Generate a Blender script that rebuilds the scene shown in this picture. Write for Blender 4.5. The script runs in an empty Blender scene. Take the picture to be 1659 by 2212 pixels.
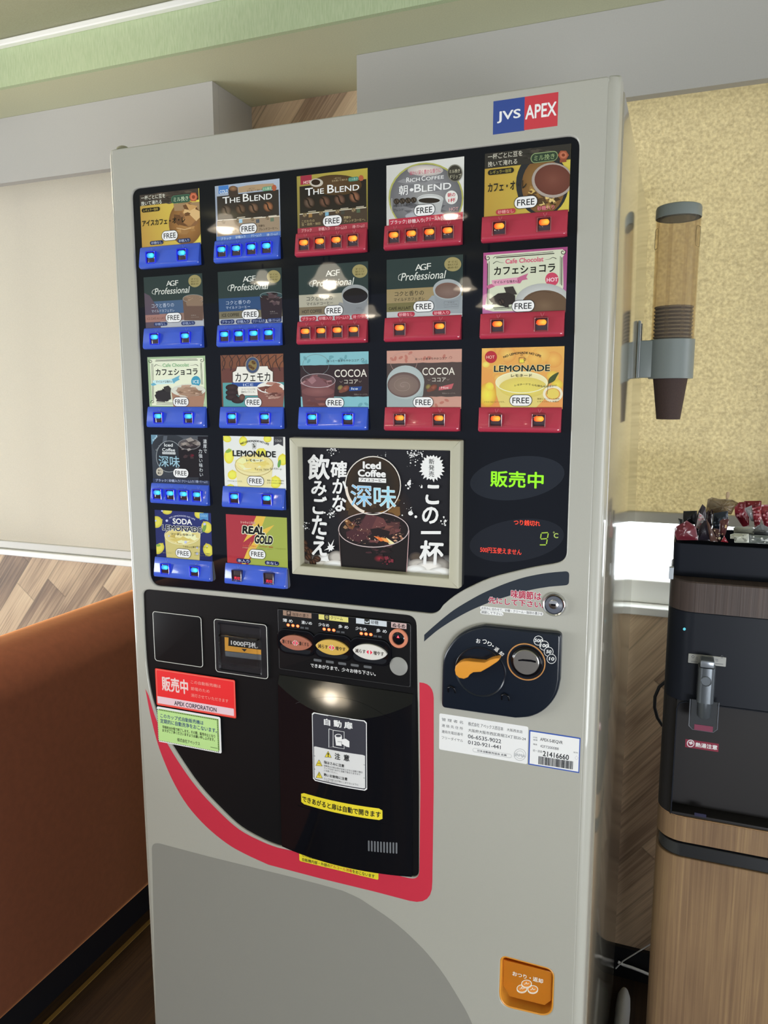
import bpy, bmesh, math, random
from mathutils import Vector, Matrix
from mathutils.geometry import tessellate_polygon
sc = bpy.context.scene
C = sc.collection
PI = math.pi
random.seed(7)

# ------------------------------------------------------------------ camera
S = 0.64
CAM = Vector((0.78290, -0.99562, 1.45148))
RIGHT = Vector((0.93210869, 0.3621699, -0.00251961))
DOWN = Vector((0.05108701, -0.13836241, -0.98906317))
FWD = Vector((-0.35855753, 0.92178566, -0.14747098))
FPX = 1646.65
cam_d = bpy.data.cameras.new('camera')
cam_d.sensor_fit = 'VERTICAL'; cam_d.sensor_height = 36.0
cam_d.lens = FPX / 2212 * 36.0
cam_d.clip_start = 0.02
cam = bpy.data.objects.new('camera', cam_d); C.objects.link(cam)
m = Matrix.Identity(4)
for i in range(3):
    m[i][0] = RIGHT[i]; m[i][1] = -DOWN[i]; m[i][2] = -FWD[i]; m[i][3] = CAM[i]
cam.matrix_world = m
sc.camera = cam

# ------------------------------------------------------------------ world, exposure
sc.view_settings.view_transform = 'Standard'
sc.view_settings.look = 'None'
sc.view_settings.exposure = 0.0
sc.view_settings.gamma = 1.0
sc.view_settings.use_curve_mapping = False
ROOM = (0.42, 0.45, 0.50)      # the room straight behind the photographer
LEFT = (1.50, 1.57, 1.66)       # added ambient fill from the far left
RIGHT_SIDE = (0.78, 0.81, 0.86)  # added ambient fill from the right
FAR_RIGHT = (4.0, 4.1, 4.3)     # added narrow fill from the far right to brighten the wall
SKY = (6.0, 6.3, 6.6)          # daylight outside the windows
w = bpy.data.worlds.new('room_and_daylight'); sc.world = w; w.use_nodes = True
nt = w.node_tree; nt.nodes.clear()
tc = nt.nodes.new('ShaderNodeTexCoord'); sep = nt.nodes.new('ShaderNodeSeparateXYZ'); nt.links.new(tc.outputs['Generated'], sep.inputs[0])
def blend_by(out, lo, hi, base, col):
    mr = nt.nodes.new('ShaderNodeMapRange'); mr.inputs[1].default_value = lo; mr.inputs[2].default_value = hi; mr.interpolation_type = 'SMOOTHSTEP'
    mx = nt.nodes.new('ShaderNodeMix'); mx.data_type = 'RGBA'; mx.inputs[7].default_value = (*col, 1)
    nt.links.new(out, mr.inputs[0]); nt.links.new(mr.outputs[0], mx.inputs[0])
    if isinstance(base, tuple): mx.inputs[6].default_value = (*base, 1)
    else: nt.links.new(base, mx.inputs[6])
    return mx.outputs[2]
neg = nt.nodes.new('ShaderNodeMath'); neg.operation = 'MULTIPLY'; neg.inputs[1].default_value = -1; nt.links.new(sep.outputs[0], neg.inputs[0])
o_ = blend_by(neg.outputs[0], 0.66, 0.85, ROOM, LEFT)
o_ = blend_by(sep.outputs[0], 0.25, 0.6, o_, RIGHT_SIDE)
o_ = blend_by(sep.outputs[0], 0.93, 0.98, o_, FAR_RIGHT)
o_ = blend_by(sep.outputs[1], 0.02, 0.12, o_, SKY)
bg = nt.nodes.new('ShaderNodeBackground'); ow = nt.nodes.new('ShaderNodeOutputWorld')
nt.links.new(o_, bg.inputs[0]); nt.links.new(bg.outputs[0], ow.inputs[0])

def area(name, loc, target, size, power, col):
    d = bpy.data.lights.new(name, 'AREA'); d.shape = 'RECTANGLE'; d.size, d.size_y = size; d.energy = power; d.color = col
    o = bpy.data.objects.new(name, d); C.objects.link(o); o.location = loc
    o.rotation_euler = (Vector(target) - Vector(loc)).to_track_quat('-Z', 'Y').to_euler()
    return o
# added fill lights standing in for unseen room light, far left and low right
area('left_fill_light', (-3.8, -1.5, 0.8), (0.2, 0.5, 1.1), (2.6, 1.3), 112, (0.93, 0.97, 1.0))
area('right_low_fill_light', (2.0, -2.9, 0.35), (0.4, 0.0, 0.2), (1.4, 0.6), 62, (0.93, 0.97, 1.0))

# ------------------------------------------------------------------ colour, materials
def lin(h):
    if isinstance(h, str):
        h = h.lstrip('#'); h = tuple(int(h[i:i+2], 16) for i in (0, 2, 4))
    return tuple((c/255/12.92 if c/255 <= 0.04045 else ((c/255+0.055)/1.055)**2.4) for c in h)
GAIN = 1.15
INK = 1.42
def pc(h, g=None):
    return tuple(min(0.9, v*(g or GAIN)) for v in lin(h))
def ink(h): return pc(h, INK)
def newmat(name):
    mt = bpy.data.materials.new(name); mt.use_nodes = True
    n = mt.node_tree; b = n.nodes['Principled BSDF']
    return mt, n, b
def mat(name, h, rough=0.5, metal=0.0, coat=0.0, spec=0.5, emis=None, estr=1.0, noise=0.0, nscale=300, bump=0.0, trans=0.0, ior=1.45, sheen=0.0, crough=0.04):
    mt, n, b = newmat(name)
    col = pc(h)
    b.inputs['Base Color'].default_value = (*col, 1)
    b.inputs['Roughness'].default_value = rough; b.inputs['Metallic'].default_value = metal
    b.inputs['Coat Weight'].default_value = coat; b.inputs['Coat Roughness'].default_value = crough
    b.inputs['Specular IOR Level'].default_value = spec
    b.inputs['Transmission Weight'].default_value = trans; b.inputs['IOR'].default_value = ior
    b.inputs['Sheen Weight'].default_value = sheen
    if emis:
        b.inputs['Emission Color'].default_value = (*lin(emis), 1); b.inputs['Emission Strength'].default_value = estr
    if noise or bump:
        t = n.nodes.new('ShaderNodeTexCoord'); nz = n.nodes.new('ShaderNodeTexNoise')
        nz.inputs['Scale'].default_value = nscale; nz.inputs['Detail'].default_value = 4
        n.links.new(t.outputs['Object'], nz.inputs['Vector'])
        if noise:
            mp = n.nodes.new('ShaderNodeMapRange')
            mp.inputs[3].default_value = 1-noise; mp.inputs[4].default_value = 1+noise
            mp.inputs[1].default_value = 0.3; mp.inputs[2].default_value = 0.7
            hs = n.nodes.new('ShaderNodeHueSaturation'); hs.inputs['Color'].default_value = (*col, 1)
            n.links.new(nz.outputs[0], mp.inputs[0]); n.links.new(mp.outputs[0], hs.inputs['Value'])
            n.links.new(hs.outputs[0], b.inputs['Base Color'])
        if bump:
            bp = n.nodes.new('ShaderNodeBump'); bp.inputs['Strength'].default_value = bump; bp.inputs['Distance'].default_value = 0.002
            n.links.new(nz.outputs[0], bp.inputs['Height']); n.links.new(bp.outputs[0], b.inputs['Normal'])
    return mt
def attr_mat(name, rough, coat=0.0, glow=0.0, spec=0.5):
    mt, n, b = newmat(name)
    a = n.nodes.new('ShaderNodeVertexColor'); a.layer_name = 'ink'
    b.inputs['Roughness'].default_value = rough; b.inputs['Coat Weight'].default_value = coat; b.inputs['Coat Roughness'].default_value = 0.03
    b.inputs['Specular IOR Level'].default_value = spec
    if glow:
        b.inputs['Base Color'].default_value = (0, 0, 0, 1)
        n.links.new(a.outputs[0], b.inputs['Emission Color']); b.inputs['Emission Strength'].default_value = glow
    else:
        n.links.new(a.outputs[0], b.inputs['Base Color'])
    return mt
PRINT = attr_mat('glossy_card_print', 0.025, spec=0.4)
PAPER = attr_mat('sticker_print', 0.5, spec=0.3)
GLOW = attr_mat('lit_display_segments', 0.4, glow=1.0)

# ------------------------------------------------------------------ object helpers
def tag(o, label, cat, group=None):
    o['label'] = label; o['category'] = cat
    if group: o['group'] = group
    return o
def empty(name, loc, label=None, cat=None, group=None):
    o = bpy.data.objects.new(name, None); C.objects.link(o); o.location = loc; o.empty_display_size = 0.05
    if label: tag(o, label, cat, group)
    return o
def link(name, me, mats, parent=None, smooth=None):
    o = bpy.data.objects.new(name, me); C.objects.link(o)
    for mm in (mats if isinstance(mats, (list, tuple)) else [mats]): me.materials.append(mm)
    if parent:
        o.parent = parent
        # meshes are built in world coordinates: cancel the parents' own offset
        p = parent; off = Vector((0, 0, 0))
        while p: off += p.location; p = p.parent
        o.location = -off
    if smooth is not None:
        me.polygons.foreach_set('use_smooth', [True]*len(me.polygons))
        me.set_sharp_from_angle(angle=math.radians(smooth))
    return o
def structure(o):
    o['kind'] = 'structure'; return o
class MB:
    """collects geometry for ONE mesh"""
    def __init__(s): s.v = []; s.f = []; s.mi = []
    def add(s, vs, fs, mi=0):
        b = len(s.v); s.v += [tuple(v) for v in vs]
        for f in fs: s.f.append(tuple(b+i for i in f)); s.mi.append(mi)
        return s
    def bm(s, bm, mi=0):
        bm.verts.ensure_lookup_table()
        s.add([v.co[:] for v in bm.verts], [[v.index for v in f.verts] for f in bm.faces], mi); bm.free(); return s
    def box(s, x0, x1, y0, y1, z0, z1, r=0.0, seg=3, mi=0, fn=None):
        bm = bmesh.new(); bmesh.ops.create_cube(bm, size=1)
        for v in bm.verts: v.co = ((x0+x1)/2+v.co.x*(x1-x0), (y0+y1)/2+v.co.y*(y1-y0), (z0+z1)/2+v.co.z*(z1-z0))
        if r: bmesh.ops.bevel(bm, geom=bm.edges[:], offset=r, segments=seg, profile=0.5, affect='EDGES')
        if fn:
            for v in bm.verts: v.co = fn(v.co)
        bm.verts.index_update(); return s.bm(bm, mi)
    def rings(s, rings, cap0=True, cap1=True, mi=0, closed=True):
        n = len(rings[0]); vs = [p for r in rings for p in r]; fs = []
        for k in range(len(rings)-1):
            for i in range(n if closed else n-1):
                j = (i+1) % n
                fs.append((k*n+i, k*n+j, (k+1)*n+j, (k+1)*n+i))
        if cap0: fs.append(tuple(range(n))[::-1])
        if cap1: fs.append(tuple((len(rings)-1)*n+i for i in range(n)))
        return s.add(vs, fs, mi)
    def lathe(s, prof, c, n=40, mi=0, axis='z', cap=True):
        rs = []
        for r, h in prof:
            rg = []
            for i in range(n):
                a = 2*PI*i/n; x, y = r*math.cos(a), r*math.sin(a)
                rg.append((c[0]+x, c[1]+y, c[2]+h) if axis == 'z' else (c[0]+x, c[1]-h, c[2]+y))
            rs.append(rg)
        return s.rings(rs, cap, cap, mi)
    def tube(s, pts, r, n=10, mi=0, closed=False):
        pts = [Vector(p) for p in pts]; rs = []; up = None
        for i, p in enumerate(pts):
            a = pts[i-1] if (i or closed) else p; b = pts[(i+1) % len(pts)] if (i < len(pts)-1 or closed) else p
            t = (b-a).normalized()
            if up is None: up = t.orthogonal().normalized()
            up = (up - t*up.dot(t)).normalized(); q = t.cross(up)
            rr = r[i] if isinstance(r, (list, tuple)) else r
            rs.append([p+(up*math.cos(2*PI*k/n)+q*math.sin(2*PI*k/n))*rr for k in range(n)])
        if closed: rs.append(rs[0]); return s.rings(rs, False, False, mi)
        return s.rings(rs, True, True, mi)
    def prism(s, out, y0, y1, b=0.0, seg=4, mi=0):
        """outline (x,z) standing in the machine's front, front at y0 with rounded rim b, back at y1"""
        if area2(out) < 0: out = out[::-1]
        rg = [[(x, y1, z) for x, z in out]]
        if b:
            for k in range(seg+1):
                a = PI/2*k/seg
                rg.append([(x, y0+b*(1-math.sin(a)), z) for x, z in inset(out, b*(1-math.cos(a)))])
        else: rg.append([(x, y0, z) for x, z in out])
        return s.rings(rg, True, True, mi)
    def make(s, name, mats, parent=None, smooth=None):
        me = bpy.data.meshes.new(name); me.from_pydata(s.v, [], s.f)
        me.polygons.foreach_set('material_index', s.mi)
        bm = bmesh.new(); bm.from_mesh(me); bmesh.ops.recalc_face_normals(bm, faces=bm.faces[:]); bm.to_mesh(me); bm.free()
        me.update()
        return link(name, me, mats, parent, smooth)
def area2(p):
    return sum(p[i][0]*p[(i+1) % len(p)][1]-p[(i+1) % len(p)][0]*p[i][1] for i in range(len(p)))
def inset(p, d):
    if abs(d) < 1e-9: return list(p)
    q = []; n = len(p); sg = 1 if area2(p) > 0 else -1
    for i in range(n):
        a, b, c = Vector(p[i-1]), Vector(p[i]), Vector(p[(i+1) % n])
        e1 = (b-a); e2 = (c-b)
        if e1.length < 1e-9: e1 = e2
        if e2.length < 1e-9: e2 = e1
        e1.normalize(); e2.normalize()
        n1 = Vector((-e1.y, e1.x))*sg; n2 = Vector((-e2.y, e2.x))*sg
        k = n1+n2; L = k.length
        if L < 1e-6: q.append(tuple(b)); continue
        k /= L; q.append(tuple(b+k*d/max(0.35, k.dot(n1))))
    return q
def rrect(x0, x1, z0, z1, r, n=6):
    o = []
    rs = r if isinstance(r, (list, tuple)) else (r, r, r, r)     # br, tr, tl, bl
    for (cx, cz, a0, q) in ((x1, z0, -PI/2, rs[0]), (x1, z1, 0, rs[1]), (x0, z1, PI/2, rs[2]), (x0, z0, PI, rs[3])):
        sx = -1 if cx == x1 else 1; sz = -1 if cz == z1 else 1
        for k in range(n+1):
            a = a0+PI/2*k/n
            o.append((cx+sx*q+q*math.cos(a), cz+sz*q+q*math.sin(a)))
    return o
def smoothline(p, n=4):
    """open polyline through points, Catmull-Rom"""
    o = []
    for i in range(len(p)-1):
        a, b, c, d = p[max(0, i-1)], p[i], p[i+1], p[min(len(p)-1, i+2)]
        for k in range(n):
            t = k/n
            o.append(tuple(0.5*((2*b[j])+(-a[j]+c[j])*t+(2*a[j]-5*b[j]+4*c[j]-d[j])*t*t+(-a[j]+3*b[j]-3*c[j]+d[j])*t**3) for j in (0, 1)))
    o.append(tuple(p[-1])); return o

# ------------------------------------------------------------------ measuring: a point of the photograph on a real plane
CROP = (0, 0, 1.0)
def ray(px, py):
    return RIGHT*((px-829.5)/FPX)+DOWN*((py-1106)/FPX)+FWD
def on(px, py, axis, val):
    d = ray(px, py); k = 'XYZ'.index(axis); return CAM+d*((val-CAM[k])/d[k])
def F(x, y, Y=0.0):
    p = on(CROP[0]+x/CROP[2], CROP[1]+y/CROP[2], 'Y', Y); return (p.x, p.z)
def FF(pts, Y=0.0): return [F(x, y, Y) for x, y in pts]
def rectm(xl, yt, xr, yb, Y=0.0):
    """upright rectangle from its left end (top yt, bottom yb) and right end xr, all read off the photo"""
    x0, z1 = F(xl, yt, Y); _, z0 = F(xl, yb, Y); x1, _ = F(xr, (yt+yb)/2, Y); return x0, x1, z0, z1

# ------------------------------------------------------------------ printed artwork: flat ink layers in one mesh
GLYPH = {}
def glyphs(body, ls):
    k = (body, ls)
    if k in GLYPH: return GLYPH[k]
    c = bpy.data.curves.new('lettering', 'FONT'); c.body = body; c.resolution_u = 3; c.align_x = 'CENTER'; c.space_line = ls
    o = bpy.data.objects.new('lettering', c); C.objects.link(o)
    dg = bpy.context.evaluated_depsgraph_get(); me = bpy.data.meshes.new_from_object(o.evaluated_get(dg))
    r = ([(v.co.x, v.co.y) for v in me.vertices], [tuple(p.vertices) for p in me.polygons])
    bpy.data.objects.remove(o); bpy.data.curves.remove(c); bpy.data.meshes.remove(me)
    GLYPH[k] = r; return r
class Art:
    DY = 6e-6
    def __init__(s, y, clip=None, gain=True): s.y = y; s.Y0 = y; s.v = []; s.f = []; s.c = []; s.clip = clip; s.col = ink if gain else lin
    def up(s): s.y -= s.DY
    def k(s, c): return s.col(c) if isinstance(c, str) else c
    def _emit(s, pts, cols):
        pts = [(p[0], p[1], *c) for p, c in zip(pts, cols)]
        if s.clip:
            x0, x1, z0, z1 = s.clip
            for ax, lim, sg in ((0, x0, 1), (0, x1, -1), (1, z0, 1), (1, z1, -1)):
                o = []
                for i in range(len(pts)):
                    a, b = pts[i-1], pts[i]; da, db = (a[ax]-lim)*sg, (b[ax]-lim)*sg
                    if (da < 0) != (db < 0):
                        t = da/(da-db); o.append(tuple(a[j]+(b[j]-a[j])*t for j in range(5)))
                    if db >= 0: o.append(b)
                pts = o
                if len(pts) < 3: return
        if area2(pts) < 0: pts = pts[::-1]
        b = len(s.v); s.v += [(p[0], s.y, p[1]) for p in pts]; s.f.append(tuple(range(b, b+len(pts)))); s.c.append([p[2:5] for p in pts])
    def poly(s, pts, col):
        s.up(); cols = [s.k(c) for c in col] if isinstance(col, list) else [s.k(col)]*len(pts)
        if len(pts) > 4 and len(set(cols)) == 1:
            for t in tessellate_polygon([[Vector((x, z, 0)) for x, z in pts]]): s._emit([pts[i] for i in t], [cols[i] for i in t])
        else: s._emit(pts, cols)
    # --- everything below takes coordinates read off the current crop of the photograph
    def G(s, pts, col): s.poly(FF(pts, s.Y0), col)
    def R(s, xl, yt, xr, yb, col, r=0):
        x0, x1, z0, z1 = rectm(xl, yt, xr, yb, s.Y0)
        if r: s.poly(rrect(x0, x1, z0, z1, min(r, (z1-z0)/2, (x1-x0)/2)), col)
        else: s.poly([(x0, z1), (x1, z1), (x1, z0), (x0, z0)], col)
    def Pill(s, xl, yt, xr, yb, col, text=None, tcol='ffffff', b=0.0, padx=0.1, pady=0.16):
        s.R(xl, yt, xr, yb, col, 1)
        if text:
            x0, x1, z0, z1 = rectm(xl, yt, xr, yb, s.Y0); h = z1-z0; W = x1-x0
            s.text(text, x0+W*padx, x1-W*padx, z0+h*pady, z1-h*pady, tcol, b)
    def text(s, body, x0, x1, z0, z1, col, b=0.0, sh=0.0, o=None, ow=0.05, ls=1.0, arc=0.0, rot=0.0, wave=0.0):
        V, Fc = glyphs(body, ls)
        bx0 = min(v[0] for v in V); bx1 = max(v[0] for v in V); by0 = min(v[1] for v in V); by1 = max(v[1] for v in V)
        ex, ey = max(1e-6, bx1-bx0), max(1e-6, by1-by0)
        def put(col, d, n):
            """ink the word; a heavier weight is overprinted n times around itself"""
            c = s.k(col)
            for j in range(n):
                s.up(); dx, dy = (d*math.cos(2*PI*j/n+0.4), d*math.sin(2*PI*j/n+0.4)) if d > 0 else (0, 0)
                base = len(s.v)
                for x, y in V:
                    t = (x+dx-bx0)/ex; q = (y+dy-by0)/ey
                    X = x0+t*(x1-x0)+sh*(z1-z0)*q; Z = z0+q*(z1-z0)
                    if arc:                      # bend around a circle: arc > 0 like a rainbow, arc < 0 like a smile
                        rad = (x1-x0)/abs(arc); a = (t-0.5)*abs(arc); dz = Z-z0; g = 1 if arc > 0 else -1
                        X = (x0+x1)/2+(rad+g*dz)*math.sin(a); Z = z0+g*((rad+g*dz)*math.cos(a)-rad)
                    if wave: Z += wave*math.sin(t*2*PI)
                    if rot:
                        cx, cz = (x0+x1)/2, (z0+z1)/2; ddx, ddz = X-cx, Z-cz
                        X = cx+ddx*math.cos(rot)-ddz*math.sin(rot); Z = cz+ddx*math.sin(rot)+ddz*math.cos(rot)
                    s.v.append((X, s.y, Z))
                for f in Fc:
                    ff = tuple(base+i for i in f)
                    if area2([(s.v[i][0], s.v[i][2]) for i in ff]) < 0: ff = ff[::-1]
                    s.f.append(ff); s.c.append([c]*len(f))
        if o: put(o, b+ow*1.3, 9)
        put(col, b, 1 if b <= 0.004 else (3 if b < 0.018 else 5))
    def T(s, body, xl, yt, xr, yb, col, b=0.0, **kw):
        x0, x1, z0, z1 = rectm(xl, yt, xr, yb, s.Y0); s.text(body, x0, x1, z0, z1, col, b, **kw)
    def TV(s, body, xl, yt, xr, yb, col, b=0.0, **kw):
        s.T('\n'.join(body), xl, yt, xr, yb, col, b, ls=1.05, **kw)
    def E(s, cx, cy, rx, ry, *cols, n=32, a0=0.0, a1=2*PI, tilt=0.0):
        """ellipse; several colours = rings from the middle outward"""
        ct, st = math.cos(tilt), math.sin(tilt)
        def P(f): return FF([(cx+f*(rx*math.cos(a)*ct-ry*math.sin(a)*st), cy+f*(rx*math.cos(a)*st+ry*math.sin(a)*ct)) for a in [a0+(a1-a0)*i/n for i in range(n+(a1-a0 < 6.2))]], s.Y0)
        if len(cols) == 1: s.poly(P(1), cols[0]); return
        s.up(); K = len(cols)-1; cs = [s.k(c) for c in cols]; mid = F(cx, cy, s.Y0)
        rgs = [P((i+1)/K) for i in range(K)]; m_ = len(rgs[0])
        for i in range(n):
            j = (i+1) % m_
            s._emit([mid, rgs[0][i], rgs[0][j]], [cs[0], cs[1], cs[1]])
            for k in range(K-1): s._emit([rgs[k][i], rgs[k+1][i], rgs[k+1][j], rgs[k][j]], [cs[k+1], cs[k+2], cs[k+2], cs[k+1]])
    def ring(s, cx, cy, rx, ry, th, col, n=40, a0=0.0, a1=2*PI):
        s.up(); c = s.k(col); full = a1-a0 > 6.2
        A = [a0+(a1-a0)*i/n for i in range(n+1)]
        o = FF([(cx+rx*math.cos(a), cy+ry*math.sin(a)) for a in A], s.Y0); i_ = FF([(cx+(rx-th)*math.cos(a), cy+(ry-th)*math.sin(a)) for a in A], s.Y0)
        for i in range(n): s._emit([o[i], o[i+1], i_[i+1], i_[i]], [c]*4)
    def L(s, pts, wd, col, taper=False):
        s.up(); c = s.k(col); n = len(pts)
        l, r = [], []
        for i in range(n):
            a = pts[max(0, i-1)]; b = pts[min(n-1, i+1)]; dx, dy = b[0]-a[0], b[1]-a[1]; q = math.hypot(dx, dy) or 1
            ww = wd/2*((1-i/(n-1)*0.8) if taper else 1)
            l.append((pts[i][0]-dy/q*ww, pts[i][1]+dx/q*ww)); r.append((pts[i][0]+dy/q*ww, pts[i][1]-dx/q*ww))
        l, r = FF(l, s.Y0), FF(r, s.Y0)
        for i in range(n-1): s._emit([l[i], l[i+1], r[i+1], r[i]], [c]*4)
    def shards(s, cx, cy, rx, ry, n, cols, seed=1, size=0.35):
        rd = random.Random(seed)
        for i in range(n):
            a = rd.random()*2*PI; q = math.sqrt(rd.random()); x = cx+rx*q*math.cos(a)*0.8; y = cy+ry*q*math.sin(a)*0.8
            k = rd.choice((3, 4, 5)); ph = rd.random()*6; z = size*(0.5+rd.random())
            s.G([(x+rx*z*math.cos(ph+2*PI*j/k)*(0.6+0.6*rd.random()), y+ry*z*math.sin(ph+2*PI*j/k)*(0.6+0.6*rd.random())) for j in range(k)], rd.choice(cols))
    def dots(s, x0, y0, x1, y1, n, r, col, seed=3):
        rd = random.Random(seed)
        for i in range(n):
            q = r*(0.3+rd.random()); s.E(x0+(x1-x0)*rd.random(), y0+(y1-y0)*rd.random(), q, q, col, n=7)
    def bean(s, cx, cy, rx, ry, tilt, col, dark, hi=None):
        s.E(cx, cy, rx, ry, hi or col, col, dark, tilt=tilt, n=24)
        ct, st = math.cos(tilt), math.sin(tilt)
        pts = [(cx+u*rx*ct-v*ry*st, cy+u*rx*st+v*ry*ct) for u, v in ((-0.95, 0.1), (-0.5, -0.12), (0, 0.08), (0.5, 0.2), (0.95, -0.05))]
        s.L(smoothline(pts, 4), min(rx, ry)*0.28, dark)
    def cup(s, cx, cy, rx, ry, rim, body, liq, liq2, bottom):
        s.G([(cx-rx, cy), (cx+rx, cy), (cx+rx*0.75, bottom), (cx-rx*0.75, bottom)], body)
        s.E(cx, cy, rx, ry, body, rim); s.E(cx, cy+ry*0.12, rx*0.86, ry*0.78, liq2, liq, liq)
    def glass(s, cx, cy, rx, ry, bottom, liq, rimc, ice, seed=1, top=None, n=16):
        s.G([(cx-rx, cy)]+[(cx+rx*math.cos(a), cy+ry*math.sin(a)) for a in [PI-PI*i/12 for i in range(1, 12)]]+[(cx+rx, cy), (cx+rx*0.86, bottom), (cx-rx*0.86, bottom)], liq)
        s.E(cx, cy, rx, ry, top or liq); s.shards(cx, cy+ry*0.1, rx*0.95, ry*1.1, n, ice, seed); s.ring(cx, cy, rx, ry, max(2.0, rx*0.03), rimc)
    def make(s, name, mt, parent=None):
        me = bpy.data.meshes.new(name); me.from_pydata(s.v, [], s.f)
        ca = me.color_attributes.new('ink', 'FLOAT_COLOR', 'CORNER')
        buf = [x for f in s.c for c in f for x in (c[0], c[1], c[2], 1.0)]
        ca.data.foreach_set('color', buf); me.update()
        return link(name, me, mt, parent)

# ------------------------------------------------------------------ procedural surface materials
def plank_mat(name, axes, ang, width, length, ramp, grain=1.0, rough=0.55, knots=True, seam=0.35):
    """boards: axes = the two world axes of the surface, ang = direction of the boards"""
    mt, n, b = newmat(name); N = n.nodes.new; Lk = n.links.new
    tcn = N('ShaderNodeTexCoord'); sp = N('ShaderNodeSeparateXYZ'); Lk(tcn.outputs['Object'], sp.inputs[0])
    def M(op, a, c=None, d=None):
        q = N('ShaderNodeMath'); q.operation = op
        for i, x in enumerate((a, c, d)):
            if x is None: continue
            if isinstance(x, (int, float)): q.inputs[i].default_value = x
            else: Lk(x, q.inputs[i])
        return q.outputs[0]
    A, B = sp.outputs['XYZ'.index(axes[0])], sp.outputs['XYZ'.index(axes[1])]
    ca, sa = math.cos(ang), math.sin(ang)
    u = M('ADD', M('MULTIPLY', A, ca), M('MULTIPLY', B, sa)); v = M('ADD', M('MULTIPLY', A, -sa), M('MULTIPLY', B, ca))
    rv = M('DIVIDE', v, width); row = M('FLOOR', rv)
    w1 = N('ShaderNodeTexWhiteNoise'); w1.noise_dimensions = '1D'; Lk(row, w1.inputs['W'])
    u2 = M('ADD', M('DIVIDE', u, length), M('MULTIPLY', w1.outputs['Value'], 7.3)); colm = M('FLOOR', u2)
    cb = N('ShaderNodeCombineXYZ'); Lk(row, cb.inputs[0]); Lk(colm, cb.inputs[1])
    w2 = N('ShaderNodeTexWhiteNoise'); w2.noise_dimensions = '3D'; Lk(cb.outputs[0], w2.inputs['Vector'])
    gv = N('ShaderNodeCombineXYZ'); Lk(M('MULTIPLY', u, 2.2), gv.inputs[0]); Lk(M('MULTIPLY', v, 120), gv.inputs[1]); Lk(M('MULTIPLY', w2.outputs['Value'], 40), gv.inputs[2])
    nz = N('ShaderNodeTexNoise'); nz.inputs['Scale'].default_value = 1.6; nz.inputs['Detail'].default_value = 6; nz.inputs['Distortion'].default_value = 0.6; Lk(gv.outputs[0], nz.inputs['Vector'])
    bv = N('ShaderNodeCombineXYZ'); Lk(M('MULTIPLY', u, 2.0), bv.inputs[0]); Lk(M('MULTIPLY', v, 7), bv.inputs[1]); Lk(M('MULTIPLY', w2.outputs['Value'], 23), bv.inputs[2])
    n2 = N('ShaderNodeTexNoise'); n2.inputs['Scale'].default_value = 1.5; n2.inputs['Detail'].default_value = 3; Lk(bv.outputs[0], n2.inputs['Vector'])
    tone = M('ADD', M('MULTIPLY', w2.outputs['Value'], 0.5), M('ADD', M('MULTIPLY', M('SUBTRACT', n2.outputs[0], 0.5), 0.9), M('MULTIPLY', M('SUBTRACT', nz.outputs[0], 0.5), 0.7*grain)))
    tone = M('ADD', tone, 0.22)
    cr = N('ShaderNodeValToRGB'); Lk(tone, cr.inputs[0]); el = cr.color_ramp.elements
    for i, (p, h) in enumerate(ramp):
        e = el[i] if i < 2 else el.new(p)
        e.position = p; e.color = (*pc(h), 1)
    fr = M('FRACT', rv); ed = M('MINIMUM', fr, M('SUBTRACT', 1.0, fr)); fu = M('FRACT', u2); eu = M('MULTIPLY', M('MINIMUM', fu, M('SUBTRACT', 1.0, fu)), length/width)
    seamf = N('ShaderNodeMapRange'); seamf.inputs[1].default_value = 0.0; seamf.inputs[2].default_value = 0.035; seamf.inputs[3].default_value = 1-seam; seamf.inputs[4].default_value = 1.0
    Lk(M('MINIMUM', ed, eu), seamf.inputs[0])
    val = seamf.outputs[0]
    if knots:
        kv = N('ShaderNodeCombineXYZ'); Lk(M('MULTIPLY', u, 4.2), kv.inputs[0]); Lk(M('MULTIPLY', v, 7.5), kv.inputs[1])
        vo = N('ShaderNodeTexVoronoi'); vo.inputs['Scale'].default_value = 1.0; Lk(kv.outputs[0], vo.inputs['Vector'])
        sel = N('ShaderNodeSeparateColor'); Lk(vo.outputs['Color'], sel.inputs[0])
        km = N('ShaderNodeMapRange'); km.inputs[1].default_value = 0.05; km.inputs[2].default_value = 0.11; km.inputs[3].default_value = 0.28; km.inputs[4].default_value = 1.0
        Lk(vo.outputs['Distance'], km.inputs[0])
        val = M('MULTIPLY', val, M('MAXIMUM', km.outputs[0], M('LESS_THAN', sel.outputs[0], 0.55)))
    hs = N('ShaderNodeHueSaturation'); Lk(cr.outputs[0], hs.inputs['Color']); Lk(val, hs.inputs['Value'])
    Lk(hs.outputs[0], b.inputs['Base Color']); b.inputs['Roughness'].default_value = rough; b.inputs['Specular IOR Level'].default_value = 0.3
    bp = N('ShaderNodeBump'); bp.inputs['Strength'].default_value = 0.25; bp.inputs['Distance'].default_value = 0.002; Lk(nz.outputs[0], bp.inputs['Height']); Lk(bp.outputs[0], b.inputs['Normal'])
    return mt
SRVBAND = plank_mat('dark_walnut_laminate', 'ZX', 0.0, 5.0, 9.0, [(0.0, '2c2422'), (0.45, '433936'), (0.75, '504440'), (1.0, '5e5049')], grain=1.2, rough=0.45, knots=False, seam=0.0)
WOODWALL = plank_mat('diagonal_wood_boards', 'XZ', math.radians(51), 0.088, 0.75, [(0.0, '66554a'), (0.3, '977f6a'), (0.55, 'c8ae90'), (0.8, 'dcc5a5'), (1.0, 'e6d2b4')])
FLOORM = plank_mat('dark_floor_boards', 'YX', 0.0, 0.15, 1.1, [(0.0, '1e1816'), (0.5, '3a2c22'), (1.0, '55402a')], rough=0.5, knots=False)
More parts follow.
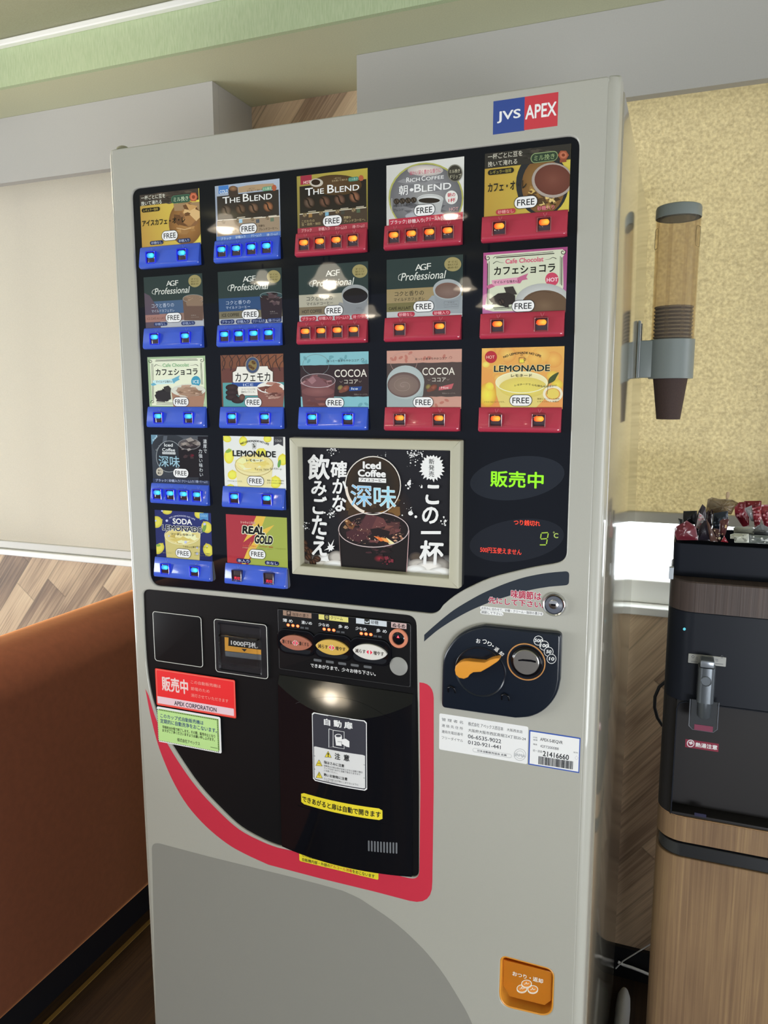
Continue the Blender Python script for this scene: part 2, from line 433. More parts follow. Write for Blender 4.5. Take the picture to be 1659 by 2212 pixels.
SRVWOOD = plank_mat('walnut_laminate', 'ZX', 0.0, 5.0, 9.0, [(0.0, '4c3a2c'), (0.45, '765d47'), (0.75, '896e52'), (1.0, '9b7f5c')], grain=1.4, rough=0.45, knots=False, seam=0.0)
def fabric_paper(name, h1, h2, scale, stretch=(1, 1, 1), rough=0.8, bump=0.3, trans=0.0):
    mt, n, b = newmat(name); N = n.nodes.new; Lk = n.links.new
    t = N('ShaderNodeTexCoord'); mp = N('ShaderNodeMapping'); mp.inputs['Scale'].default_value = stretch; Lk(t.outputs['Object'], mp.inputs[0])
    nz = N('ShaderNodeTexNoise'); nz.inputs['Scale'].default_value = scale; nz.inputs['Detail'].default_value = 5; Lk(mp.outputs[0], nz.inputs['Vector'])
    cr = N('ShaderNodeValToRGB'); cr.color_ramp.elements[0].position = 0.3; cr.color_ramp.elements[1].position = 0.7
    cr.color_ramp.elements[0].color = (*pc(h1), 1); cr.color_ramp.elements[1].color = (*pc(h2), 1)
    Lk(nz.outputs[0], cr.inputs[0]); Lk(cr.outputs[0], b.inputs['Base Color']); b.inputs['Roughness'].default_value = rough; b.inputs['Specular IOR Level'].default_value = 0.15
    if bump:
        bp = N('ShaderNodeBump'); bp.inputs['Strength'].default_value = bump; bp.inputs['Distance'].default_value = 0.002; Lk(nz.outputs[0], bp.inputs['Height']); Lk(bp.outputs[0], b.inputs['Normal'])
    if trans:
        tr = N('ShaderNodeBsdfTranslucent'); Lk(cr.outputs[0], tr.inputs[0]); ms = N('ShaderNodeMixShader'); ms.inputs[0].default_value = trans
        out = n.nodes['Material Output']; Lk(b.outputs[0], ms.inputs[1]); Lk(tr.outputs[0], ms.inputs[2]); Lk(ms.outputs[0], out.inputs[0])
    return mt
GREENPAPER = fabric_paper('green_wallpaper', 'a2b18c', 'b2be9c', 420, (1, 1, 0.12), bump=0.15)
CEILM = fabric_paper('olive_ceiling_paper', '8f9078', '96977f', 320, bump=0.1)
SOFFM = fabric_paper('olive_ceiling_paper_lightened', 'b6b79a', 'bdbea1', 320, bump=0.1)  # ceiling paper again, lightened in colour to stand in for bounced light
BLIND = fabric_paper('beige_blind_fabric', 'c9c2b3', 'd2cbbc', 420, bump=0.15, trans=0.13)
BLIND2 = fabric_paper('gold_beige_crinkle_blind', 'b4a98d', 'd0c6a8', 150, (1, 1, 1), bump=0.5, trans=0.40)
VALM = mat('grey_box_paint', 'a9a7a3', 0.7, noise=0.02, nscale=400)
WHITE = mat('white_frame_paint', 'e6e6e2', 0.35)
HEM = mat('grey_hem_bar', 'bdbab3', 0.4)
def tinted(name, h, alpha, rough=0.05):
    mt, n, b = newmat(name); b.inputs['Base Color'].default_value = (*lin(h), 1); b.inputs['Roughness'].default_value = rough
    tr = n.nodes.new('ShaderNodeBsdfTransparent'); tr.inputs[0].default_value = (*lin(h), 1); ms = n.nodes.new('ShaderNodeMixShader'); ms.inputs[0].default_value = alpha
    n.links.new(tr.outputs[0], ms.inputs[1]); n.links.new(b.outputs[0], ms.inputs[2]); n.links.new(ms.outputs[0], n.nodes['Material Output'].inputs[0]); return mt
GLASS = tinted('window_glass', 'f8fafa', 0.04, 0.02)
BLACKB = mat('black_baseboard', '121217', 0.5)

# ------------------------------------------------------------------ the setting
YW, YV, ZS, YF = 0.85, 0.67, 2.20, 0.527
mb = MB()
for bx in ((-4.0, -0.32, 0.0, 0.946), (-0.32, 0.07, 0.0, ZS+0.02), (0.07, 4.0, 0.0, 0.946), (-4.0, -1.9, 0.946, ZS+0.02), (1.9, 4.0, 0.946, ZS+0.02)):
    mb.box(bx[0], bx[1], YW, YW+0.12, bx[2], bx[3])
structure(mb.make('wall_back', WOODWALL))
structure(MB().box(-4, 4, -5, YW+0.12, -0.05, 0).make('floor', FLOORM))
mb = MB(); mb.box(-4, 4, YF, YW+0.12, ZS, ZS+0.1); structure(mb.make('ceiling_soffit', SOFFM))
structure(MB().box(-4, 4, YF-0.012, YF, ZS-0.0005, 2.60).make('trim_1', GREENPAPER))
structure(MB().box(-4, 4, YF-0.030, YF-0.0125, 2.283, 2.297, 0.003).make('trim_2', WHITE))
structure(MB().box(-4, 4, -5, YF-0.0125, 2.298, 2.38).make('ceiling', CEILM))
structure(MB().box(-4, 4, YW-0.012, YW-0.0005, 0.0, 0.083).make('baseboard_back', BLACKB))
# blind boxes (grey bulkheads) over the two windows
zv = 2.035
def valance(name, x0, x1):
    structure(MB().box(x0, x1, YV, YV+0.025, zv, ZS-0.0006).box(x0, x0+0.02, YV+0.0255, YW-0.0005, zv, ZS-0.0006).box(x1-0.02, x1, YV+0.0255, YW-0.0005, zv, ZS-0.0006).make(name, VALM))
valance('trim_3', -3.2, -0.301); valance('trim_4', 0.073, 3.2)
# windows: sill, frame, glass
def window(nm, x0, x1):
    fr = MB(); y0, y1 = YW+0.03, YW+0.08
    fr.box(x0, x1, y0, y1, 0.966, 1.022, 0.004).box(x0, x1, y0, y1, 2.1, 2.16, 0.004).box(x0, x0+0.05, y0, y1, 1.0221, 2.0999).box(x1-0.05, x1, y0, y1, 1.0221, 2.0999)
    xm = (x0+x1)/2; fr.box(xm-0.025, xm+0.025, y0+0.01, y1-0.01, 1.0221, 2.0999)
    o = structure(fr.make(nm, WHITE))
    MB().box(x0+0.03, x1-0.03, y0+0.02, y0+0.024, 1.01, 2.11).make('pane', GLASS, o)
    MB().box(x0-0.01, x1+0.01, YW-0.012, YW+0.115, 0.946, 0.9655, 0.003).make('sill', WHITE, o)
    return o
window('window_1', -1.9, -0.32); window('window_2', 0.07, 1.9)
def blind(x0, x1, zb, fab, label):
    t = empty('roller_blind', ((x0+x1)/2, YW, zb), label, 'blind')
    y = YW+0.005
    MB().box(x0, x1, y-0.0006, y+0.0006, zb+0.024, 2.15).make('fabric', fab, t)
    MB().box(x0, x1, y-0.006, y+0.006, zb, zb+0.026, 0.004).make('hem_bar', HEM, t)
    MB().lathe([(0.0001, 0), (0.022, 0), (0.022, x1-x0), (0.0001, x1-x0)], (0, 0, 0), 20).make('roller', HEM, t)
    r = t.children[-1]; r.rotation_euler = (0, PI/2, 0); r.location = Vector((x0, y, 2.165))-t.location
    return t
blind(-1.86, -0.33, 0.9665, BLIND, 'plain beige roller blind pulled down to the sill left of the vending machine')
blind(0.08, 1.86, 1.165, BLIND2, 'gold beige roller blind half raised behind the cup dispenser and water server')

# ------------------------------------------------------------------ sofa
SOFA = mat('orange_brown_velour', '683823', 0.9, noise=0.08, nscale=60, bump=0.15, sheen=1.0)
SOFA.node_tree.nodes['Principled BSDF'].inputs['Sheen Tint'].default_value = (1.0, 0.42, 0.16, 1); SOFA.node_tree.nodes['Principled BSDF'].inputs['Sheen Roughness'].default_value = 0.35
sofa = empty('sofa', (-0.95, -0.1, 0), 'orange brown velour sofa with rounded back left of the vending machine', 'sofa')
def extr_y(mb, prof, y0, y1, mi=0, r=0.02):
    rs = []
    for y, d in ((y0, r), (y0+r*0.3, r*0.3), (y0+r, 0), (y1-r, 0), (y1-r*0.3, r*0.3), (y1, r)):
        rs.append([(x, y, z) for x, z in inset(prof, d)])
    return mb.rings(rs, True, True, mi)
bk = rrect(-0.76, -0.535, 0.10, 0.905, (0.03, 0.10, 0.10, 0.03), 10)
extr_y(MB(), bk, -1.25, 0.80).make('backrest', SOFA, sofa, 40)
for a, b_ in ((-1.05, -0.22), (-0.215, 0.60)):
    extr_y(MB(), rrect(-1.42, -0.762, 0.27, 0.43, 0.05, 6), a, b_, r=0.04).make('seat_cushion', SOFA, sofa, 40)
extr_y(MB(), rrect(-1.42, -0.762, 0.10, 0.268, 0.02, 4), -1.05, 0.60).make('seat_base', SOFA, sofa, 40)
extr_y(MB(), rrect(-1.42, -0.762, 0.10, 0.60, (0.03, 0.07, 0.07, 0.03), 6), -1.25, -1.055).make('armrest', SOFA, sofa, 40)
extr_y(MB(), rrect(-1.42, -0.762, 0.10, 0.60, (0.03, 0.07, 0.07, 0.03), 6), 0.605, 0.80).make('armrest', SOFA, sofa, 40)
MB().box(-1.38, -0.575, -1.2, 0.76, 0.0, 0.0995).make('plinth', BLACKB, sofa)
STRIPM = mat('brass_floor_inlay', '8a6c38', 0.45)
structure(MB().box(-0.545, -0.533, -4.5, YW-0.015, 0.0, 0.0015).make('trim_5', STRIPM))

# ------------------------------------------------------------------ vending machine: shell
XL, XR, ZT, DF = -0.0525, 0.6950, 1.830, -0.003      # door outline, door face depth
vm = empty('vending_machine', (0.32, 0.33, 0), 'light grey cup drink vending machine with a black panel of drink pictures and lit buttons', 'vending machine')
DOORM = mat('warm_grey_door_paint', 'a9a89f', 0.38, noise=0.012, nscale=900, coat=0.35)
SIDEM = mat('glossy_beige_side_panel', '8f8a7c', 0.12, coat=1.0, spec=0.8, crough=0.10)
GAPM = mat('dark_door_gasket', '2a2a2a', 0.6)
PANM = mat('black_glass_panel', '0e1119', 0.025, spec=0.35)
LOWM = mat('black_satin_plastic', '151517', 0.3, spec=0.3)
BLACKG = mat('black_gloss_plastic', '0c0d12', 0.06)
NAVYG = mat('navy_black_plastic', '141b26', 0.22)
CHROME = mat('chrome', 'c8c8c8', 0.15, metal=1.0)
STEEL = mat('brushed_steel', 'b9b7b2', 0.28, metal=1.0)
SILVER = mat('silver_rim', 'd2d2cc', 0.3)
FRAMEM = mat('cream_grey_plastic', 'b3b09c', 0.45)

def arcs(pts, n=4): return smoothline(pts, n)
CROP = (0, 0, 1.0)
def corner(a, b, c, n=6):            # rounded corner from a to c around b (photo pixels)
    return [((1-t)**2*a[0]+2*t*(1-t)*b[0]+t*t*c[0], (1-t)**2*a[1]+2*t*(1-t)*b[1]+t*t*c[1]) for t in [i/n for i in range(n+1)]]
disp = (corner((284, 428), (283, 409), (300, 406)) + corner((1224, 294), (1253, 291), (1251, 322)) + [(1239.5, 740), (1226, 1124)] +
        corner((1224, 1192), (1223, 1212), (1203, 1216)) + smoothline([(1194, 1218), (1158, 1224), (1113, 1234), (1060, 1248), (1014, 1268), (980, 1288), (957, 1307)], 3) +
        corner((950, 1317), (941, 1327), (926, 1325)) + [(618, 1292), (470, 1277)] + corner((345, 1266), (327, 1264), (323, 1244)))
low = (corner((308, 1288), (307, 1274), (322, 1274)) + [(600, 1301)] + corner((878, 1329), (898, 1331), (899, 1352)) + [(904, 1700)] + corner((904, 1880), (904, 1896), (890, 1894)) + [(700, 1851)] +
       smoothline([(600, 1827), (570, 1815), (520, 1787), (475, 1746), (430, 1697), (390, 1640), (358, 1587), (338, 1540), (325, 1497), (316, 1440), (311, 1370)], 4))
cret = (corner((1081, 2080), (1080, 2067), (1092, 2067)) + corner((1180, 2091), (1196, 2096), (1196, 2112)) + corner((1194, 2170), (1194, 2196), (1168, 2193)) + corner((1105, 2178), (1079, 2172), (1079, 2144)))
dispM, lowM, cretM = FF(disp, DF), FF(low, DF), FF(cret, DF)
# door face: a plate with three openings, softly rounded edges
def plate_with_holes(name, outer, holes, y0, y1, bev, mt, parent):
    c = bpy.data.curves.new(name, 'CURVE'); c.dimensions = '2D'; c.fill_mode = 'BOTH'
    for k, p in enumerate([outer]+holes):
        p = p if (area2(p) > 0) == (k == 0) else p[::-1]
        sp = c.splines.new('POLY'); sp.points.add(len(p)-1); sp.use_cyclic_u = True
        for q, (x, z) in zip(sp.points, p): q.co = (x, z, 0, 1)
    c.extrude = (y1-y0)/2-bev; c.bevel_depth = bev; c.bevel_resolution = 3; c.offset = -bev
    o = bpy.data.objects.new(name, c); C.objects.link(o)
    me = bpy.data.meshes.new_from_object(o.evaluated_get(bpy.context.evaluated_depsgraph_get()))
    bpy.data.objects.remove(o); bpy.data.curves.remove(c)
    ym = (y0+y1)/2
    for v in me.vertices: v.co = (v.co.x, ym-v.co.z, v.co.y)
    me.flip_normals()
    me.name = name
    return link(name, me, mt, parent, 40)
ZB = 0.13
outer = rrect(XL+0.006, XR-0.0125, ZB, ZT-0.004, 0.004, 4)
plate_with_holes('door_face', outer, [dispM, lowM, cretM], DF, 0.012, 0.0022, DOORM, vm)
# door edge: rounded frame around the face, and the hidden core behind the panels
mb = MB()
def edge_strip(x0, x1, sgn, R):
    prof = [(x0, DF+0.0005)] + [(x1-sgn*R+sgn*R*math.sin(PI/2*k/8), DF+0.0005+R*(1-math.cos(PI/2*k/8))) for k in range(9)] + [(x1, 0.044), (x0, 0.044)]
    rs = [[(x, y, z) for x, y in prof] for z in (ZB, ZT-0.012)]
    rs += [[(x+(0.32-x)*0.0*1, y+(0.03-y)*0.08, z) for x, y in prof] for z in (ZT-0.004,)]
    rs += [[(x, y+(0.03-y)*0.35, z) for x, y in prof] for z in (ZT,)]
    mb.rings(rs, True, True)
edge_strip(XR-0.013, XR, 1, 0.0125); edge_strip(XL+0.0065, XL, -1, 0.006)
mb.box(XL+0.0066, XR-0.0131, 0.0121, 0.044, ZT-0.06, ZT, 0.003)
mb.make('door_edge', DOORM, vm, 40)
MB().box(XL+0.01, XR-0.02, 0.034, 0.0438, ZB, ZT-0.061).make('door_core', GAPM, vm)
MB().box(XL+0.004, XR-0.002, 0.0442, 0.0525, ZB, ZT-0.004).make('door_gasket', GAPM, vm)
MB().box(XL+0.001, XR+0.0012, 0.0530, 0.76, 0.04, ZT-0.002, 0.004).make('cabinet', SIDEM, vm, 40)
for i, (x, y) in enumerate(((0.02, 0.11), (0.62, 0.11), (0.02, 0.7), (0.62, 0.7))):
    MB().lathe([(0.022, 0), (0.022, 0.006), (0.012, 0.014), (0.012, 0.041)], (x, y, 0), 16).make('foot', GAPM, vm)
MB().box(XL+0.02, XR-0.02, 0.03, 0.05, 0.045, ZB-0.004, 0.003).make('kick_plate', GAPM, vm)
MB().lathe([(0.0001, 0.006), (0.006, 0.0055), (0.0095, 0.003), (0.0105, 0)], (XL+0.012, 0.018, ZT), 20).make('hinge_cap', CHROME, vm, 60)

PY = 0.0004      # depth of the glass panel front
MB().prism(inset(dispM, -0.002), PY, 0.012).make('display_panel', PANM, vm)
MB().prism(inset(lowM, -0.002), PY, 0.012).make('lower_panel', LOWM, vm)

# flat coloured decals on the door
FD = DF-0.0001
CROP = (0, 0, 1.0)
red_out = ([(314, 1488)] + smoothline([(316, 1499), (325, 1545), (338, 1597), (352, 1638), (375, 1690), (405, 1740), (445, 1785), (490, 1822), (530, 1845), (580, 1868)], 4) + [(694, 1898), (809, 1926)] +
           corner((885, 1946), (935, 1958), (934, 1905)) + [(937, 1700)] + corner((937, 1508), (936, 1475), (906, 1474)) + [(908, 1700)] + corner((906, 1878), (907, 1902), (884, 1897)) + [(800, 1878), (694, 1852)] +
           smoothline([(600, 1831), (568, 1819), (517, 1792), (471, 1751), (425, 1701), (385, 1645), (354, 1592), (334, 1545), (321, 1502)], 4))
def decal(name, pts, col, mt=PAPER, y=FD):
    a = Art(y); a.G(pts, col); return a.make(name, mt, vm)
decal('red_swoosh_band', red_out, 'b32c3e')
grey = (corner((328, 1833), (328, 1819), (345, 1822)) + [(450, 1850), (580, 1882), (640, 1897), (694, 1911)] + smoothline([(740, 1924), (775, 1940), (804, 1959), (845, 1987), (885, 2021), (925, 2062), (960, 2107), (990, 2155), (1010, 2190), (1030, 2235)], 3) +
        [(1045, 2290), (1052, 2350), (1050, 2430), (340, 2330)])
decal('grey_lower_panel', grey, '7d7c76')
CROP = (900, 1220, 4.366)
arc_d = smoothline([(72, 660), (150, 590), (250, 505), (360, 420), (500, 335), (620, 270), (750, 212), (870, 165), (1000, 123), (1100, 100), (1200, 82), (1300, 70)], 3) + corner((1400, 62), (1440, 60), (1439, 100)) + corner((1437, 155), (1437, 192), (1400, 194)) + smoothline([(1250, 207), (1120, 228), (1000, 256), (900, 285), (800, 316), (700, 350), (600, 390), (500, 435), (400, 488), (300, 548), (200, 615), (130, 672), (70, 724)], 3)
decal('dark_arc_stripe', arc_d, '1f2630')

# badge at the top
CROP = (1040, 180, 4.366)
a = Art(FD); a.R(113, 170, 410, 484, '2f4380'); a.R(409, 127, 720, 441, 'b0373f')
a.T('JVS', 152, 270, 366, 376, 'f4f4f4', 0.022); a.T('APEX', 418, 214, 705, 338, 'f4f4f4', 0.022)
a.make('maker_badge', PAPER, vm)

# ------------------------------------------------------------------ drink cards
CX, CW, CP = 0.0, 0.16619*S, 0.208452*S
def card_rect(r, c):
    x0 = c*CP; z1 = 1.83-S*(0.115+r*0.18789); return x0, x0+CW, z1-0.1197*S, z1
CROPS = {'A': (270, 380, 4.484), 'B': (620, 320, 4.1475), 'C': (1000, 280, 4.607), 'D': (290, 740, 4.74), 'E': (300, 1060, 4.879), 'F': (620, 740, 4.254), 'G': (1000, 740, 4.425)}
FREE = {(0, 0): (367, 509), (0, 1): (536, 494), (0, 2): (718, 477), (0, 3): (917, 454), (0, 4): (1136, 437), (1, 0): (375, 686), (1, 1): (541, 679), (1, 2): (721, 671), (1, 3): (915, 662), (1, 4): (1130, 661),
        (2, 0): (391, 868), (2, 1): (547, 869), (2, 2): (723, 870), (2, 3): (914, 869), (2, 4): (1125, 865), (3, 0): (391, 1022), (3, 1): (552, 1039), (4, 0): (396, 1195), (4, 1): (556, 1197)}
BL4 = ['ブラック', '砂糖入り', 'クリーム入り', '砂糖・クリーム入り']
def new_card(r, c, crop, *bgc):
    global CROP
    CROP = CROPS[crop]; x0, x1, z0, z1 = card_rect(r, c); z0 -= 0.002
    a = Art(PY-0.0002, (x0, x1, z0, z1)); a.rect = (x0, x1, z0, z1)
    q = [(x0, z1), (x1, z1), (x1, z0), (x0, z0)]
    a.poly(q, list(bgc) if len(bgc) == 4 else bgc[0]); return a
CARDS = {}
# row 1, iced cafe au lait
a = CARDS[0, 0] = new_card(0, 0, 'A', 'a98c45', 'c9b94f', 'c9b855', 'a5813f')
a.R(140, 165, 715, 295, '3a332e'); a.shards(430, 200, 300, 90, 40, ['453d36', '2f2925', '50463c'], 5, 0.12)
a.E(590, 455, 165, 215, 'a07a4a', '8a6238', '6f4e2c'); a.G([(470, 270), (730, 250), (740, 330), (480, 340)], '8d7355')
a.shards(590, 370, 125, 110, 26, ['7a573a', 'b08a58', '5e4028', 'c0a070', '936b43'], 4, 0.4); a.shards(600, 520, 100, 60, 8, ['a37c4c', '8f6a40'], 6, 0.4)
a.L([(500, 505), (580, 520), (640, 505)], 5, 'cdb184')
a.T('一杯ごとに豆を', 158, 196, 392, 238, 'd8d2c4', 0.005); a.T('挽いて淹れる', 158, 250, 358, 292, 'd8d2c4', 0.005)
a.Pill(447, 196, 640, 272, '3f6b52'); a.Pill(452, 200, 634, 267, '2f4a3c', 'ミル挽き', 'b9c9a9')
a.E(665, 205, 42, 48, '9a4f38', n=6); a.E(665, 205, 30, 34, 'b4664a', n=12); a.E(665, 205, 16, 18, '7a3a2a')
a.Pill(163, 318, 340, 358, '1c1812', 'レギュラー珈琲', 'b9a24e')
a.T('アイスカフェ・オ・レ', 168, 436, 585, 490, '1c1a16', 0.03)
a.Pill(243, 634, 374, 672, '1f2a4e', '砂糖なし', 'aab4cc'); a.Pill(510, 612, 636, 652, '1f2a4e', '砂糖入り', 'aab4cc')
# the blend, cold and hot
a = CARDS[0, 1] = new_card(0, 1, 'A', '8d98a8', '9aa5b4', '7f8797', '84899a')
a.R(905, 100, 1003, 175, '3f6fae'); a.T('COLD', 917, 140, 1000, 172, 'c8d6ec', 0.02)
a.R(890, 200, 1492, 445, '2e2926'); a.G([(1000, 140), (1010, 110), (1050, 98), (1090, 110), (1100, 200), (1005, 205)], '3a302a'); a.E(1048, 122, 40, 26, '8a6a4c', '5a4030')
a.G([(1095, 110), (1180, 92), (1330, 78), (1440, 72), (1450, 120), (1098, 165)], '9b8468')
a.T('一杯ごとに', 1190, 118, 1260, 136, '4a3c30'); a.T('豆を挽いて淹れる', 1180, 140, 1330, 158, '4a3c30')
a.Pill(1328, 108, 1425, 150, '5c8a72', 'ミル挽き', 'c3d0b8'); a.E(1445, 115, 24, 32, '9a5138', n=7)
a.T('T', 945, 208, 1012, 272, 'd8d6cf', 0.012); a.T('HE', 1016, 216, 1115, 262, 'd8d6cf', 0.012); a.T('B', 1142, 176, 1200, 250, 'd8d6cf', 0.012); a.T('LEND', 1210, 192, 1425, 246, 'd8d6cf', 0.012)
for x, y, c1 in ((980, 335, '5a4c42'), (1120, 322, '5a4638'), (1245, 312, '6c5342'), (1388, 298, '8a5c40')): a.bean(x, y, 52, 50, 0.9, c1, '2e241e', None)
a.R(892, 442, 1500, 600, '8b7a66'); a.L([(897, 432), (1500, 390)], 8, 'c8c0b0')
for x, y in ((955, 445), (1095, 432), (1235, 420), (1380, 408)): a.bean(x, y, 18, 16, 0.8, '8b7a62', '4f4336')
for x, y, k in ((1120, 440, '8fb2c6'), (1285, 440, '4a4f56'), (1425, 425, '5c6a58')): a.R(x-16, y-18, x+18, y+18, k); a.R(x-35, y-38, x+45, y-30, 'b8b0a0')
a.T('こだわりの', 915, 508, 985, 530, '55473a'); a.T('豆・焙煎・抽出', 915, 535, 1080, 556, '55473a'); a.T('芳醇な', 1292, 475, 1355, 497, '3c3028', 0.01); a.T('ブレンドコーヒー。', 1297, 506, 1480, 532, '3c3028', 0.01)
a.R(885, 590, 1510, 645, '4f6ea8')
for x0, x1, y, t in ((930, 1030, 598, BL4[0]), (1072, 1168, 582, BL4[1]), (1222, 1322, 568, BL4[2]), (1375, 1480, 558, BL4[3])): a.T(t, x0, y, x1, y+26, 'b9c6e0', 0.01)
a = CARDS[0, 2] = new_card(0, 2, 'B', '8e8140', 'a39440', '5a5034', '6a5f3a')
a.R(120, 250, 222, 330, '8a2b3c'); a.T('HOT', 148, 296, 210, 322, 'd8b8b0', 0.02); a.R(112, 345, 712, 585, '211d1b')
a.E(440, 330, 230, 92, '4f3b28', '43321f'); a.E(263, 310, 60, 38, 'b9b2a6', 'a8a196'); a.E(258, 306, 40, 26, '2a1d16')
a.T('一杯ごとに', 418, 265, 485, 282, 'a89674'); a.T('豆を挽いて淹れる', 402, 287, 540, 304, 'a89674')
a.Pill(548, 264, 642, 302, '3f7060', 'ミル挽き', '9fc0ae'); a.E(664, 268, 24, 28, '9a5138', n=7)
a.T('T', 163, 362, 232, 428, 'd9d7d0', 0.012); a.T('HE', 236, 370, 330, 416, 'd9d7d0', 0.012); a.T('B', 362, 332, 420, 404, 'd9d7d0', 0.012); a.T('LEND', 430, 348, 646, 398, 'd9d7d0', 0.012)
for x, y, c1 in ((198, 490, '57463c'), (338, 480, '5e4236'), (472, 462, '62483c'), (605, 438, '7a5440')): a.bean(x, y, 54, 50, 0.9, c1, '241a15', None)
a.R(112, 588, 718, 745, '40352c'); a.L([(112, 594), (710, 532)], 8, 'b9b2a2')
for x, y in ((160, 600), (305, 585), (452, 570), (597, 555)): a.bean(x, y, 18, 22, 0.8, '8a785a', '4f4336')
for x, y, k in ((358, 590, '6f9ab0'), (500, 575, '3a3a36'), (640, 560, '4c5a48'), (210, 602, '8a6a40')): a.R(x-16, y-14, x+16, y+20, k); a.R(x-20, y-35, x+50, y-28, 'a9a294')
a.T('こだわりの', 132, 648, 248, 672, '9a8a66', 0.01); a.T('豆・焙煎・抽出', 132, 676, 300, 700, '9a8a66', 0.01); a.T('芳醇な', 508, 612, 575, 636, 'a4946e', 0.01); a.T('ブレンドコーヒー。', 510, 642, 702, 668, 'a4946e', 0.01)
a.R(88, 722, 725, 780, '8f3440')
for x0, x1, y, t in ((130, 222, 726, BL4[0]), (285, 383, 712, BL4[1]), (432, 535, 704, BL4[2]), (588, 695, 690, BL4[3])): a.T(t, x0, y, x1, y+30, 'd0a0a0', 0.01)
# morning blend
a = CARDS[0, 3] = new_card(0, 3, 'B', 'b4b4b0', 'c2c2be', 'c0c0bc', 'b4b4b0')
a.E(1245, 445, 336, 316, '9a9a55'); a.E(1245, 448, 322, 304, '8a8a88', '77777a', '5c5c60'); a.shards(1245, 560, 280, 120, 16, ['6c6c70', '55555a', '808084'], 8, 0.3)
a.E(1240, 200, 160, 50, 'cfc4bc', 'a09a98'); a.shards(1240, 330, 250, 80, 12, ['7d7d80', '6a6a6e'], 9, 0.3)
a.T('味わい深く豊かな香りに', 1100, 208, 1378, 246, 'b0566a', 0.01); a.T('R', 1070, 266, 1100, 306, 'd9d9d4', 0.012); a.T('ICH', 1104, 272, 1190, 304, 'd9d9d4', 0.012); a.T('C', 1206, 252, 1240, 294, 'd9d9d4', 0.012); a.T('OFFEE', 1246, 260, 1405, 290, 'd9d9d4', 0.012)
a.T('朝', 1003, 338, 1082, 425, 'ececea', 0.012, o='55555a', ow=0.02); a.T('・', 1105, 365, 1130, 385, 'e6e6e2', 0.05); a.T('B', 1142, 326, 1202, 396, 'ececea', 0.014); a.T('LEND', 1210, 336, 1470, 392, 'ececea', 0.014)
a.E(1285, 460, 118, 48, 'b4b6b6', 'c8caca'); a.G([(1168, 460), (1402, 460), (1370, 600), (1210, 600)], 'a0a2a2'); a.E(1285, 462, 116, 46, 'd0d2d2', 'c2c4c4', '9a9c9c'); a.E(1275, 470, 96, 24, '2a2420'); a.E(1250, 610, 190, 46, 'a8aaaa', '90929a')
for i, x in enumerate((982, 1034, 1085, 1135)): a.bean(x, 478-i*4, 26, 26, 0.9, '4a4038', '1c1714')
a.L([(940, 450), (940, 580)], 4, 'b8b8b4'); a.T('4種の豆を贅沢に', 955, 505, 1130, 532, '2e2e30'); a.T('ブレンド', 955, 545, 1045, 570, '2e2e30')
a.E(1505, 225, 68, 78, '6a685e'); a.E(1505, 225, 60, 69, '35332e'); a.T('ミル挽き', 1455, 195, 1550, 228, 'a9a590', 0.01); a.T('ドリップ', 1462, 240, 1562, 280, 'a9a590', 0.01)
a.E(1475, 442, 56, 62, 'c9c9c5'); a.T('朝の', 1440, 405, 1508, 440, 'a83040', 0.02); a.T('1杯', 1448, 452, 1510, 488, 'a83040', 0.02); a.T('HOT', 1455, 535, 1535, 562, 'b89090', 0.02)
a.G([(915, 640), (1578, 572), (1575, 660), (915, 720)], 'a32f42')
for x0, x1, y, t in ((928, 1062, 650, BL4[0]), (1085, 1222, 640, BL4[1]), (1245, 1395, 620, BL4[2]), (1400, 1555, 610, BL4[3])): a.T(t, x0, y, x1, y+36, 'e0c4c6', 0.01)
for x, y in ((1073, 645), (1233, 635), (1390, 615)): a.L([(x, y), (x, y+38)], 3, 'd0a8ac')
# hot cafe au lait
a = CARDS[0, 4] = new_card(0, 4, 'C', 'a88a3c', 'b8a848', 'b8a848', 'a0823c')
a.E(790, 540, 262, 320, '26282c'); a.E(800, 560, 215, 280, '8a6a3c', '6a4c2c'); a.shards(820, 640, 200, 170, 60, ['b59a5a', '5a4028', '8a6a3c', '3c2c1e', 'c4ac70', '4a3826'], 11, 0.16)
a.R(220, 200, 1080, 392, '2e2c29'); a.shards(640, 240, 420, 90, 40, ['3a3632', '252320', '443e38'], 12, 0.1)
a.E(890, 505, 205, 175, 'b9aaa0', 'b0a298', '8f857e'); a.E(895, 500, 182, 152, '6c4238', '633a31', '5a342c')
a.T('一杯ごとに豆を', 250, 246, 592, 302, 'b9b5a8', 0.008); a.T('挽いて淹れる', 250, 322, 540, 374, 'b9b5a8', 0.008)
a.Pill(676, 240, 945, 340, '7a8a62'); a.Pill(684, 248, 938, 332, '2b3a2d', 'ミル挽き', '8f9f72'); a.E(1000, 255, 55, 50, '8a4a34', n=6); a.E(1000, 255, 36, 33, 'a4624a', n=12); a.E(1000, 255, 16, 15, '6a3424'); a.R(965, 300, 1030, 330, '7a4230')
a.Pill(250, 405, 508, 458, '23211e', 'レギュラー珈琲', '9f9448'); a.T('カフェ・オ・レ', 252, 540, 632, 622, '26241f', 0.03)
a.Pill(330, 800, 525, 850, 'a03a40', '砂糖なし', 'd9a0a0'); a.T('砂糖入り', 742, 765, 910, 808, 'c07880', 0.01, o='8a2a34', ow=0.03)
